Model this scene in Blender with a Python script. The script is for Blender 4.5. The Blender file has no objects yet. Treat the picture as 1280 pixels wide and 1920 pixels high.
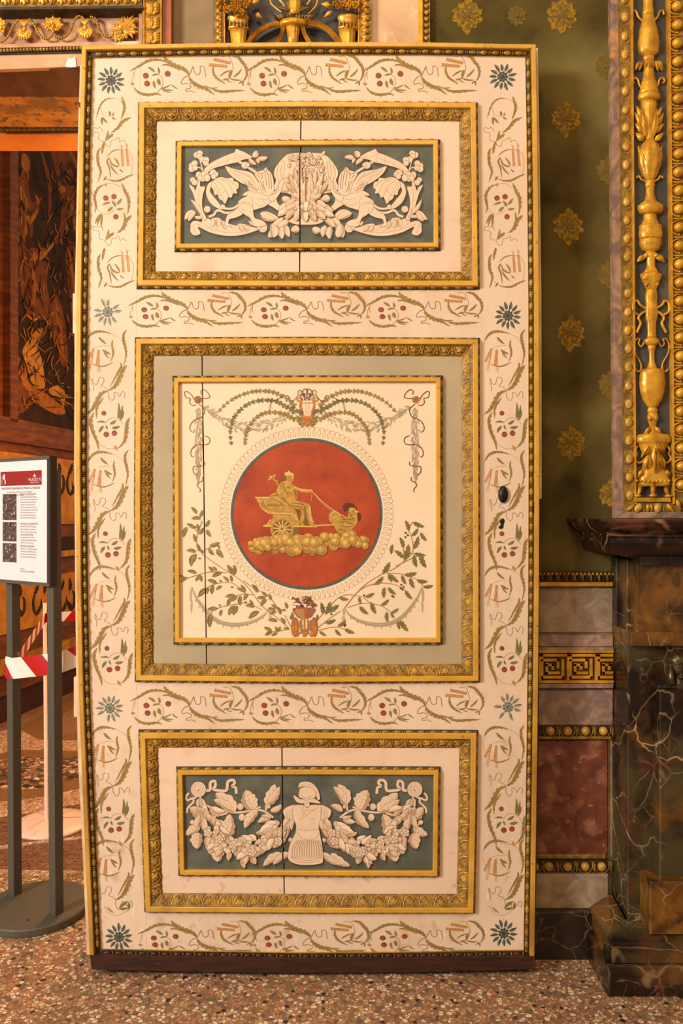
import bpy, math, random
from mathutils import Vector, Matrix
from mathutils.geometry import tessellate_polygon
R = random.Random(7)
SC = bpy.context.scene
COL = SC.collection

# ------------------------------------------------------------------ camera, world, lights, exposure
F, D0, H = 1490.0, 2.5, 1.451            # focal length in pixels (1280x1920 frame), distance to the door, eye height
cam = bpy.data.cameras.new('camera'); cam.sensor_fit = 'HORIZONTAL'; cam.sensor_width = 36.0
cam.lens = 36.0 * F / 1280.0; cam.clip_start = 0.05
camo = bpy.data.objects.new('camera', cam); COL.objects.link(camo)
camo.location = (0, -D0, H); camo.rotation_euler = (math.pi / 2, 0, 0); SC.camera = camo

def srgb(r, g, b):
    f = lambda c: (c / 255 / 12.92) if c / 255 <= 0.04045 else ((c / 255 + 0.055) / 1.055) ** 2.4
    return (f(r), f(g), f(b), 1.0)

world = bpy.data.worlds.new('world'); SC.world = world; world.use_nodes = True
world.node_tree.nodes['Background'].inputs[0].default_value = srgb(255, 222, 184)
world.node_tree.nodes['Background'].inputs[1].default_value = 0.40

def area(name, loc, target, size, power, color, sy=None):
    l = bpy.data.lights.new(name, 'AREA'); l.energy = power; l.color = color[:3]; l.size = size
    if sy: l.shape = 'RECTANGLE'; l.size_y = sy
    o = bpy.data.objects.new(name, l); COL.objects.link(o); o.location = loc
    o.rotation_euler = (Vector(target) - Vector(loc)).to_track_quat('-Z', 'Y').to_euler()
    return o
area('window_light', (-4.2, -3.7, 3.1), (-0.1, 0, 1.45), 1.2, 345, srgb(255, 247, 242))
area('overhead_light', (-0.3, -3.4, 4.6), (0.0, 0, 0.9), 1.2, 70, srgb(255, 214, 165))  # warm area light from high in front, aimed at the door
l = bpy.data.lights.new('far_room_lamp', 'POINT'); l.energy = 150; l.color = srgb(255, 182, 100)[:3]; l.shadow_soft_size = .25
lo_ = bpy.data.objects.new('far_room_lamp', l); COL.objects.link(lo_); lo_.location = (-.75, 2.6, 2.0)
l = bpy.data.lights.new('soffit_fill', 'POINT'); l.energy = 26; l.color = srgb(255, 186, 104)[:3]; l.shadow_soft_size = .12  # unseen fill light added behind the door to brighten soffit and stand
lo_ = bpy.data.objects.new('soffit_fill', l); COL.objects.link(lo_); lo_.location = (-.72, 1.15, 1.75)
SC.view_settings.view_transform = 'Standard'; SC.view_settings.look = 'None'
SC.view_settings.gamma = 1.0; SC.view_settings.exposure = 0.0; SC.view_settings.use_curve_mapping = False

# ------------------------------------------------------------------ materials
MATS = {}
def mat(name, rgb, rough=0.6, metal=0.0, var=0.0, vs=8.0, rgb2=None, bump=0.0, bs=200.0, stretch=(1, 1, 1), lo=0.4, hi=0.65, spec=0.5, detail=5.0, dist=0.0):
    m = bpy.data.materials.new(name); m.use_nodes = True; nt = m.node_tree; N = nt.nodes; L = nt.links
    b = N['Principled BSDF']; b.inputs['Roughness'].default_value = rough; b.inputs['Metallic'].default_value = metal
    b.inputs['Specular IOR Level'].default_value = spec
    c1 = srgb(*rgb); b.inputs['Base Color'].default_value = c1; m.diffuse_color = c1
    geo = N.new('ShaderNodeNewGeometry'); mp = N.new('ShaderNodeMapping'); mp.inputs['Scale'].default_value = stretch
    L.new(geo.outputs['Position'], mp.inputs[0])
    if rgb2 or var:
        n = N.new('ShaderNodeTexNoise'); n.inputs['Scale'].default_value = vs; n.inputs['Detail'].default_value = detail
        n.inputs['Distortion'].default_value = dist
        r = N.new('ShaderNodeValToRGB'); L.new(mp.outputs[0], n.inputs['Vector']); L.new(n.outputs[0], r.inputs[0])
        r.color_ramp.elements[0].position = lo; r.color_ramp.elements[1].position = hi
        c2 = srgb(*rgb2) if rgb2 else tuple(v * (1 - var) for v in c1[:3]) + (1,)
        r.color_ramp.elements[0].color = c2; r.color_ramp.elements[1].color = c1
        L.new(r.outputs[0], b.inputs['Base Color'])
    if bump:
        n2 = N.new('ShaderNodeTexNoise'); n2.inputs['Scale'].default_value = bs; n2.inputs['Detail'].default_value = 3
        L.new(mp.outputs[0], n2.inputs['Vector'])
        bn = N.new('ShaderNodeBump'); bn.inputs['Strength'].default_value = bump; bn.inputs['Distance'].default_value = 0.002
        L.new(n2.outputs[0], bn.inputs['Height']); L.new(bn.outputs[0], b.inputs['Normal'])
    MATS[name] = m; return m

def mix_layer(m, rgb, scale, lo, hi, kind='noise', stretch=(1, 1, 1), dist=0.0, amt=1.0, dimg=None, rand=1.0, mask=None):
    """adds one more colour layer on top of a material's base colour"""
    nt = m.node_tree; N = nt.nodes; L = nt.links; b = N['Principled BSDF']
    geo = N.new('ShaderNodeNewGeometry'); mp = N.new('ShaderNodeMapping'); mp.inputs['Scale'].default_value = stretch
    L.new(geo.outputs['Position'], mp.inputs[0]); vec = mp.outputs[0]
    if dist:
        dn = N.new('ShaderNodeTexNoise'); dn.inputs['Scale'].default_value = scale * 0.6; dn.inputs['Detail'].default_value = 4
        L.new(vec, dn.inputs['Vector'])
        ad = N.new('ShaderNodeVectorMath'); ad.operation = 'MULTIPLY_ADD'; ad.inputs[1].default_value = (dist,) * 3
        L.new(dn.outputs['Color'], ad.inputs[0]); L.new(vec, ad.inputs[2]); vec = ad.outputs[0]
    if kind == 'noise':
        t = N.new('ShaderNodeTexNoise'); t.inputs['Scale'].default_value = scale; t.inputs['Detail'].default_value = 6
        out = t.outputs[0]
    else:
        t = N.new('ShaderNodeTexVoronoi'); t.inputs['Scale'].default_value = scale; t.inputs['Randomness'].default_value = rand
        t.feature = 'DISTANCE_TO_EDGE' if kind == 'edge' else 'F1'
        out = t.outputs['Distance']
    L.new(vec, t.inputs['Vector'])
    r = N.new('ShaderNodeMapRange'); r.inputs['From Min'].default_value = lo; r.inputs['From Max'].default_value = hi
    r.inputs['To Min'].default_value = 0.0; r.inputs['To Max'].default_value = amt
    if kind == 'edge': r.inputs['To Min'].default_value = amt; r.inputs['To Max'].default_value = 0.0
    L.new(out, r.inputs['Value'])
    fac = r.outputs[0]
    if dimg:   # limit the layer to a height range on the object (scuffs near the floor)
        sx = N.new('ShaderNodeSeparateXYZ'); L.new(geo.outputs['Position'], sx.inputs[0])
        r2 = N.new('ShaderNodeMapRange'); r2.inputs['From Min'].default_value = dimg[0]; r2.inputs['From Max'].default_value = dimg[1]
        L.new(sx.outputs[2], r2.inputs['Value'])
        mu = N.new('ShaderNodeMath'); mu.operation = 'MULTIPLY'; L.new(fac, mu.inputs[0]); L.new(r2.outputs[0], mu.inputs[1]); fac = mu.outputs[0]
    if mask:
        mn = N.new('ShaderNodeTexNoise'); mn.inputs['Scale'].default_value = mask[0]; mn.inputs['Detail'].default_value = 3; L.new(geo.outputs['Position'], mn.inputs['Vector'])
        mm = N.new('ShaderNodeMapRange'); mm.inputs['From Min'].default_value = mask[1]; mm.inputs['From Max'].default_value = mask[2]; L.new(mn.outputs[0], mm.inputs['Value'])
        mu2 = N.new('ShaderNodeMath'); mu2.operation = 'MULTIPLY'; L.new(fac, mu2.inputs[0]); L.new(mm.outputs[0], mu2.inputs[1]); fac = mu2.outputs[0]
    mx = N.new('ShaderNodeMix'); mx.data_type = 'RGBA'
    old = b.inputs['Base Color'].links[0].from_socket if b.inputs['Base Color'].links else None
    if old: L.new(old, mx.inputs[6])
    else: mx.inputs[6].default_value = b.inputs['Base Color'].default_value
    mx.inputs[7].default_value = srgb(*rgb); L.new(fac, mx.inputs[0]); L.new(mx.outputs[2], b.inputs['Base Color'])
    return m

def chips(name, cols, scale, rough=0.45, stretch=(1, 1, 1), grout=(120, 88, 60), gw=0.05, base=None):
    """terrazzo: random coloured marble chips set in mortar"""
    m = bpy.data.materials.new(name); m.use_nodes = True; nt = m.node_tree; N = nt.nodes; L = nt.links
    b = N['Principled BSDF']; b.inputs['Roughness'].default_value = rough
    geo = N.new('ShaderNodeNewGeometry'); mp = N.new('ShaderNodeMapping'); mp.inputs['Scale'].default_value = stretch
    L.new(geo.outputs['Position'], mp.inputs[0])
    v = N.new('ShaderNodeTexVoronoi'); v.inputs['Scale'].default_value = scale; L.new(mp.outputs[0], v.inputs['Vector'])
    e = N.new('ShaderNodeTexVoronoi'); e.inputs['Scale'].default_value = scale; e.feature = 'DISTANCE_TO_EDGE'; L.new(mp.outputs[0], e.inputs['Vector'])
    sp = N.new('ShaderNodeSeparateColor'); L.new(v.outputs['Color'], sp.inputs[0])
    r = N.new('ShaderNodeValToRGB'); r.color_ramp.interpolation = 'CONSTANT'
    for i, (p, c) in enumerate(cols):
        el = r.color_ramp.elements[i] if i < 2 else r.color_ramp.elements.new(p)
        el.position = p; el.color = srgb(*c)
    L.new(sp.outputs[0], r.inputs[0])
    mr = N.new('ShaderNodeMapRange'); mr.inputs['From Min'].default_value = gw; mr.inputs['From Max'].default_value = gw + 0.08
    L.new(e.outputs['Distance'], mr.inputs['Value'])
    mx = N.new('ShaderNodeMix'); mx.data_type = 'RGBA'; mx.inputs[6].default_value = srgb(*grout)
    L.new(mr.outputs[0], mx.inputs[0]); L.new(r.outputs[0], mx.inputs[7])
    # fine aggregate between the bigger chips
    n = N.new('ShaderNodeTexNoise'); n.inputs['Scale'].default_value = scale * 1.7; n.inputs['Detail'].default_value = 4; L.new(mp.outputs[0], n.inputs['Vector'])
    mu = N.new('ShaderNodeMix'); mu.data_type = 'RGBA'; mu.blend_type = 'OVERLAY'; mu.inputs[0].default_value = 0.55
    L.new(mx.outputs[2], mu.inputs[6]); L.new(n.outputs['Color'], mu.inputs[7])
    h = N.new('ShaderNodeHueSaturation'); h.inputs['Saturation'].default_value = 0.9; L.new(mu.outputs[2], h.inputs['Color'])
    L.new(h.outputs[0], b.inputs['Base Color']); MATS[name] = m; return m

mat('cream', (228, 203, 174), 0.62, var=0.10, vs=3.0, bump=0.12, bs=420)
mix_layer(MATS['cream'], (205, 172, 128), 9, 0.50, 0.72, amt=0.45, stretch=(1, 1, .45))
mix_layer(MATS['cream'], (150, 112, 72), 22, 0.58, 0.72, amt=0.40, dimg=(1.35, 0.15), dist=0.02)
mix_layer(MATS['cream'], (250, 236, 214), 60, 0.62, 0.70, amt=0.5, dimg=(1.5, 0.3), stretch=(1, 1, .3))
mat('panel_cream', (231, 202, 172), 0.6, var=0.08, vs=4.0, bump=0.10, bs=380)
mix_layer(MATS['panel_cream'], (196, 158, 112), 12, 0.56, 0.74, amt=0.5, stretch=(.5, 1, 1))
mix_layer(MATS['panel_cream'], (140, 100, 62), 28, 0.62, 0.72, amt=0.5, dimg=(0.62, 0.2), dist=0.02)
mat('panel_grey', (182, 164, 128), 0.6, rgb2=(166, 150, 118), vs=3.0, bump=0.1, bs=380)
mat('square_cream', (236, 213, 178), 0.6, var=0.07, vs=4.0, bump=0.10, bs=380)
mat('edge_cream', (226, 196, 158), 0.7, var=0.25, vs=14)
mat('g_ground', (98, 101, 86), 0.6, rgb2=(78, 82, 70), vs=14, bump=0.1, bs=300)
mat('g_shadow', (52, 56, 47), 0.7, rgb2=(64, 66, 54), vs=30)
mat('g_line', (138, 106, 76), 0.7)
mat('g_mid', (180, 146, 110), 0.65)
mat('g_shadow2', (70, 74, 62), 0.7)
mat('g_deep', (120, 94, 68), 0.65)
mat('g_cream', (228, 200, 168), 0.6, var=0.08, vs=40)
mat('g_cream_pale', (238, 213, 182), 0.6)
mat('g_cream_dim', (212, 182, 148), 0.6)
mat('gilt_flat', (222, 172, 66), 0.45, 0.12, rgb2=(200, 150, 54), vs=11, bump=0.15, bs=160, lo=.35, hi=.7)
mix_layer(MATS['gilt_flat'], (120, 78, 30), 5, 0.50, 0.75, amt=0.65, dimg=(1.1, 0.1))
mix_layer(MATS['gilt_flat'], (96, 62, 24), 70, 0.66, 0.72, amt=0.6)
mat('gilt_outer', (220, 172, 68), 0.45, 0.12, rgb2=(196, 148, 54), vs=11, bump=0.15, bs=160, lo=.35, hi=.7)
mix_layer(MATS['gilt_outer'], (112, 72, 28), 4, 0.36, 0.66, amt=0.8, dimg=(1.6, 0.3))
mix_layer(MATS['gilt_outer'], (96, 62, 24), 70, 0.64, 0.70, amt=0.6)
mat('gilt_bead', (170, 136, 56), 0.42, 0.12, rgb2=(128, 100, 38), vs=30)
mix_layer(MATS['gilt_bead'], (110, 66, 24), 5, 0.46, 0.7, amt=0.8, dimg=(1.0, 0.1))
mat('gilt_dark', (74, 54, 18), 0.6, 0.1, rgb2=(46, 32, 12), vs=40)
mat('gilt_leaf', (214, 170, 72), 0.42, 0.15, rgb2=(170, 128, 48), vs=45, bump=.3, bs=260)
mix_layer(MATS['gilt_leaf'], (150, 114, 74), 14, 0.42, 0.6, amt=0.6, dimg=(0.9, 0.15))
mat('gilt_band', (158, 120, 42), 0.5, 0.12, rgb2=(108, 80, 26), vs=45, bump=.3, bs=260)
mat('gold', (228, 172, 50), 0.34, 0.28, rgb2=(186, 130, 32), vs=26, bump=.35, bs=140, lo=.35, hi=.65)
mat('gold_dark', (104, 70, 18), 0.5, 0.3, rgb2=(60, 40, 12), vs=30)
mat('dark_wood', (40, 20, 12), 0.45, rgb2=(62, 32, 18), vs=12, stretch=(1, 1, 8))
mix_layer(MATS['dark_wood'], (150, 92, 40), 30, 0.70, 0.74, amt=0.7)
mat('void', (16, 10, 8), 0.9)
# painted ornament colours
mat('p_olive', (164, 134, 70), 0.65, rgb2=(140, 112, 56), vs=120)
mat('p_olive_dark', (138, 110, 54), 0.65, rgb2=(116, 94, 46), vs=120)
mat('p_green', (104, 98, 52), 0.65, rgb2=(130, 112, 58), vs=110)
mat('p_sage', (130, 120, 66), 0.65, rgb2=(100, 94, 52), vs=110)
mat('p_ochre', (178, 128, 70), 0.65)
mat('p_wheat', (172, 112, 42), 0.65, rgb2=(196, 134, 66), vs=200)
mat('p_red', (158, 72, 36), 0.6, rgb2=(126, 50, 32), vs=150)
mat('p_blue', (84, 94, 86), 0.6, rgb2=(110, 112, 96), vs=160)
mat('p_blue_dark', (62, 66, 58), 0.6)
mat('p_blue_faded', (130, 128, 108), 0.6, rgb2=(170, 158, 130), vs=90)
mat('p_thin', (142, 118, 88), 0.65)
mat('p_thin_rose', (176, 132, 96), 0.65)
mat('p_grey', (190, 170, 136), 0.65, rgb2=(172, 154, 122), vs=100)
mat('p_grey_dark', (160, 142, 112), 0.65)
mat('p_maroon', (92, 48, 38), 0.6)
mat('p_gold', (202, 130, 38), 0.6, rgb2=(170, 98, 28), vs=90)
mat('p_rust', (128, 68, 44), 0.6, rgb2=(158, 96, 66), vs=90)
mat('p_teal_ring', (62, 78, 72), 0.6, rgb2=(82, 96, 88), vs=70)
mat('m_red', (180, 70, 20), 0.6, rgb2=(150, 50, 16), vs=12, bump=.08, bs=300, lo=.35, hi=.65)
mix_layer(MATS['m_red'], (110, 50, 24), 24, 0.60, 0.80, amt=0.5)
mat('m_gold', (196, 152, 64), 0.6, rgb2=(172, 128, 50), vs=60)
mat('m_gold_pale', (214, 176, 92), 0.6)
mat('m_shade', (120, 88, 30), 0.6)
mat('m_dark', (84, 44, 20), 0.6)
# building materials
mat('green_fabric', (104, 90, 48), 0.95, rgb2=(80, 68, 36), vs=4, bump=.5, bs=500, spec=.05)
mix_layer(MATS['green_fabric'], (50, 42, 20), 7, 0.56, 0.72, amt=0.7)
mix_layer(MATS['green_fabric'], (134, 122, 72), 3, 0.55, 0.75, amt=0.6)
mat('rosette_gold', (164, 124, 38), 0.9, rgb2=(108, 88, 40), vs=110, bump=.4, bs=300, spec=.1, lo=.4, hi=.6)
mat('rosette_soft', (126, 100, 42), 0.9, rgb2=(104, 88, 44), vs=90, spec=.05)
mat('marble_pink', (202, 158, 122), 0.3, rgb2=(172, 122, 88), vs=7, dist=1.2)
mix_layer(MATS['marble_pink'], (226, 200, 168), 9, .56, .66, dist=.1, amt=.8)
mix_layer(MATS['marble_pink'], (150, 78, 52), 8, .60, .70, dist=.15, amt=.6)
mat('marble_peach', (212, 176, 134), 0.3, rgb2=(196, 150, 108), vs=4, dist=1)
mix_layer(MATS['marble_peach'], (238, 222, 192), 8, .0, .05, kind='edge', dist=.35, amt=.6, mask=(6, .45, .6))
mix_layer(MATS['marble_peach'], (176, 122, 76), 7, .58, .68, dist=.2, amt=.5)
mat('marble_grey', (172, 146, 116), 0.35, rgb2=(134, 116, 96), vs=9, dist=2.5)
mix_layer(MATS['marble_grey'], (106, 84, 66), 14, .0, .02, kind='edge', dist=.12, amt=.5, mask=(7, .45, .6))
mix_layer(MATS['marble_grey'], (180, 150, 96), 9, .55, .7, dist=.1, amt=.5)
mat('marble_mauve', (172, 138, 116), 0.35, rgb2=(128, 106, 94), vs=14, dist=2.5)
mat('marble_red', (128, 72, 50), 0.35, rgb2=(92, 48, 34), vs=9, dist=1)
mix_layer(MATS['marble_red'], (164, 108, 82), 16, .52, .66, dist=.05, amt=.7)
mix_layer(MATS['marble_red'], (176, 130, 102), 42, .62, .70, dist=.02, amt=.7)
mix_layer(MATS['marble_red'], (66, 36, 28), 8, .58, .7, dist=.1, amt=.7)
mat('marble_edge', (178, 140, 110), 0.35, rgb2=(120, 98, 88), vs=14, dist=1.5)
mix_layer(MATS['marble_edge'], (214, 150, 78), 11, .58, .64, dist=.05, amt=.8)
mat('stone_taupe', (150, 124, 84), 0.6, var=.25, vs=8)
mat('marble_rust', (176, 92, 58), 0.4, rgb2=(146, 76, 48), vs=9)
mat('blue_ground', (70, 66, 58), 0.6, rgb2=(56, 56, 56), vs=9, bump=.2, bs=120)
mix_layer(MATS['blue_ground'], (98, 92, 82), 8, .55, .72, amt=.7)
mat('marble_dark', (34, 21, 13), 0.3, rgb2=(20, 12, 9), vs=9, dist=.8)
mix_layer(MATS['marble_dark'], (128, 84, 30), 5.5, .52, .66, dist=.2, amt=.75)
mix_layer(MATS['marble_dark'], (92, 44, 30), 7, .55, .68, dist=.15, amt=.6, stretch=(1.2, 1, .8))
mix_layer(MATS['marble_dark'], (84, 74, 44), 4, .5, .62, dist=.3, amt=.6)
mix_layer(MATS['marble_dark'], (200, 164, 124), 6, .0, .020, kind='edge', dist=.34, amt=.85, mask=(5, .47, .62))
mix_layer(MATS['marble_dark'], (150, 116, 80), 3.4, .0, .012, kind='edge', dist=.4, amt=.7, mask=(3, .4, .6))
mix_layer(MATS['marble_dark'], (168, 128, 90), 19, .0, .035, kind='edge', dist=.12, amt=.55, mask=(7, .5, .66))
mat('marble_ochre', (132, 88, 30), 0.2, rgb2=(92, 58, 20), vs=10, dist=1)
mix_layer(MATS['marble_ochre'], (40, 26, 14), 8, .48, .62, dist=.3, amt=.85)
mix_layer(MATS['marble_ochre'], (190, 150, 104), 8, .0, .022, kind='edge', dist=.3, amt=.7, mask=(6, .45, .6))
mat('marble_plinth', (52, 40, 32), 0.3, rgb2=(30, 22, 18), vs=9, dist=1)
mix_layer(MATS['marble_plinth'], (130, 98, 70), 9, .0, .02, kind='edge', dist=.2, amt=.6)
mat('marble_shelf', (46, 22, 16), 0.16, rgb2=(22, 10, 9), vs=8, dist=.8, stretch=(.6, 1, 2))
mix_layer(MATS['marble_shelf'], (206, 150, 110), 4, .0, .026, kind='edge', dist=.3, amt=.8, stretch=(.5, 1, 2.0), mask=(5, .42, .56))
mix_layer(MATS['marble_shelf'], (120, 72, 56), 12, .54, .68, dist=.1, amt=.6)
mat('soffit_marble', (104, 52, 30), 0.5, rgb2=(68, 30, 20), vs=8, stretch=(1, .4, 1), dist=1)
mat('soffit_ochre', (206, 140, 48), 0.7, rgb2=(190, 122, 38), vs=10)
mix_layer(MATS['soffit_ochre'], (92, 66, 34), 8, .46, .60, dist=.12, amt=.7)
mix_layer(MATS['soffit_ochre'], (70, 52, 32), 40, .56, .62, dist=.03, amt=.8)
mix_layer(MATS['soffit_marble'], (120, 74, 50), 16, .5, .7, amt=.6, stretch=(1, .4, 1))
mat('orange_wood', (240, 150, 54), 0.6, rgb2=(206, 116, 36), vs=4, stretch=(1, 1, 6))
mat('t_dark', (52, 22, 10), 0.9, rgb2=(30, 12, 8), vs=7)
mat('t_brown', (116, 60, 20), 0.9, rgb2=(84, 40, 14), vs=14, lo=.3, hi=.7, bump=.3, bs=90)
mat('t_ochre', (160, 98, 36), 0.9, rgb2=(120, 66, 24), vs=16, lo=.3, hi=.7)
mat('t_light', (186, 132, 62), 0.9, rgb2=(140, 90, 40), vs=18, lo=.3, hi=.7)
mat('far_wood', (118, 62, 20), 0.5, rgb2=(84, 42, 14), vs=6, stretch=(1, 1, 5))
mat('far_gilt', (206, 146, 50), 0.45, .2, rgb2=(160, 104, 34), vs=14)
mat('far_panel', (190, 132, 44), 0.6, rgb2=(160, 104, 34), vs=9)
mat('far_plinth', (70, 28, 12), 0.5, rgb2=(48, 18, 10), vs=6)
mat('far_dark', (34, 20, 14), 0.7)
mat('steel_grey', (92, 88, 76), 0.5, .3, var=.1, vs=60)
mat('steel_side', (58, 54, 46), 0.5, .3)
mat('poster_white', (228, 214, 212), 0.5)
mat('poster_red', (140, 26, 18), 0.5)
mat('poster_ink', (84, 62, 58), 0.6)
mat('poster_photo', (96, 80, 76), 0.5, rgb2=(62, 44, 40), vs=60)
mix_layer(MATS['poster_photo'], (196, 170, 158), 100, .60, .66, amt=.9)
mat('tape_red', (178, 22, 22), 0.35)
mat('tape_white', (236, 222, 210), 0.35)
mat('white_plastic', (232, 196, 172), 0.4)
mat('bronze', (96, 82, 52), 0.35, .6, rgb2=(60, 46, 28), vs=60)
mat('iron', (46, 42, 40), 0.4, .6, rgb2=(30, 26, 24), vs=80)
chips('terrazzo', [(0, (168, 124, 78)), (.22, (196, 150, 100)), (.42, (140, 100, 64)), (.60, (226, 190, 148)), (.74, (182, 106, 62)), (.84, (104, 84, 70)), (.92, (226, 200, 166)), (.965, (44, 34, 34))], 76, grout=(124, 90, 56))
chips('terrazzo_pale', [(0, (206, 160, 118)), (.3, (186, 136, 96)), (.55, (226, 186, 148)), (.8, (168, 116, 78)), (.93, (120, 84, 62))], 70, grout=(150, 110, 72))
chips('terrazzo_olive', [(0, (134, 90, 34)), (.4, (120, 78, 28)), (.7, (148, 100, 42)), (.93, (104, 66, 26))], 170, grout=(120, 80, 32))
chips('terrazzo_brown', [(0, (128, 80, 46)), (.35, (108, 66, 40)), (.65, (146, 98, 60)), (.85, (84, 54, 38)), (.94, (52, 36, 32))], 85, grout=(104, 66, 40))
chips('terrazzo_coarse', [(0, (150, 104, 66)), (.2, (80, 58, 46)), (.4, (196, 152, 112)), (.58, (52, 38, 36)), (.70, (166, 90, 46)), (.84, (216, 180, 146)), (.93, (120, 100, 50))], 26, grout=(96, 70, 46))
chips('terrazzo_rose', [(0, (142, 96, 62)), (.4, (158, 112, 78)), (.7, (124, 84, 54)), (.9, (176, 130, 96))], 130, grout=(130, 88, 56))

# ------------------------------------------------------------------ helpers
def W(px, py, Y=0.0):
    """point of the photograph on the plane Y = const, in world space"""
    d = D0 + Y
    return Vector(((px - 640) / F * d, Y, H - (py - 960) / F * d))
PX = D0 / F
WL = {}
def wl(o): return WL.get(o.name, Vector((0, 0, 0))) if o else Vector((0, 0, 0))

def tag(o, label=None, cat=None, group=None, kind=None):
    if label: o['label'] = label
    if cat: o['category'] = cat
    if group: o['group'] = group
    if kind: o['kind'] = kind
    return o
def empty(name, loc, label=None, cat=None, group=None, kind=None):
    o = bpy.data.objects.new(name, None); COL.objects.link(o); o.location = loc; o.empty_display_size = .05
    WL[o.name] = Vector(loc); return tag(o, label, cat, group, kind)

def link(name, me, parent, wloc, rot=None, scale=None):
    o = bpy.data.objects.new(name, me); COL.objects.link(o)
    if parent: o.parent = parent
    o.location = Vector(wloc) - wl(parent); WL[o.name] = Vector(wloc)
    if rot: o.rotation_euler = rot
    if scale: o.scale = scale
    return o

def mesh(name, V, Fc, mats, fm=None, smooth=False):
    me = bpy.data.meshes.new(name); me.from_pydata([tuple(v) for v in V], [], Fc)
    for m in mats: me.materials.append(MATS[m])
    if fm and len(mats) > 1: me.polygons.foreach_set('material_index', fm)
    if smooth: me.polygons.foreach_set('use_smooth', [True] * len(me.polygons))
    me.update(); return me

def mk(name, V, Fc, mats, parent=None, fm=None, smooth=False, **kw):
    if isinstance(mats, str): mats = [mats]
    lo = Vector((min(v[0] for v in V), min(v[1] for v in V), min(v[2] for v in V)))
    hi = Vector((max(v[0] for v in V), max(v[1] for v in V), max(v[2] for v in V)))
    c = (lo + hi) / 2
    me = mesh(name, [Vector(v) - c for v in V], Fc, mats, fm, smooth)
    o = link(name, me, parent, c)
    return tag(o, **kw) if kw else o

def catmull(pts, n=5, closed=False):
    P = [Vector((p[0], p[1])) for p in pts]; out = []
    m = len(P); rng = range(m) if closed else range(m - 1)
    for i in rng:
        if closed: a, b, c, d = P[i - 1], P[i], P[(i + 1) % m], P[(i + 2) % m]
        else: a, b, c, d = P[max(i - 1, 0)], P[i], P[i + 1], P[min(i + 2, m - 1)]
        for k in range(n):
            t = k / n
            out.append(0.5 * ((2 * b) + (c - a) * t + (2 * a - 5 * b + 4 * c - d) * t * t + (3 * b - a - 3 * c + d) * t ** 3))
    if not closed: out.append(P[-1])
    return out

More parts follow.
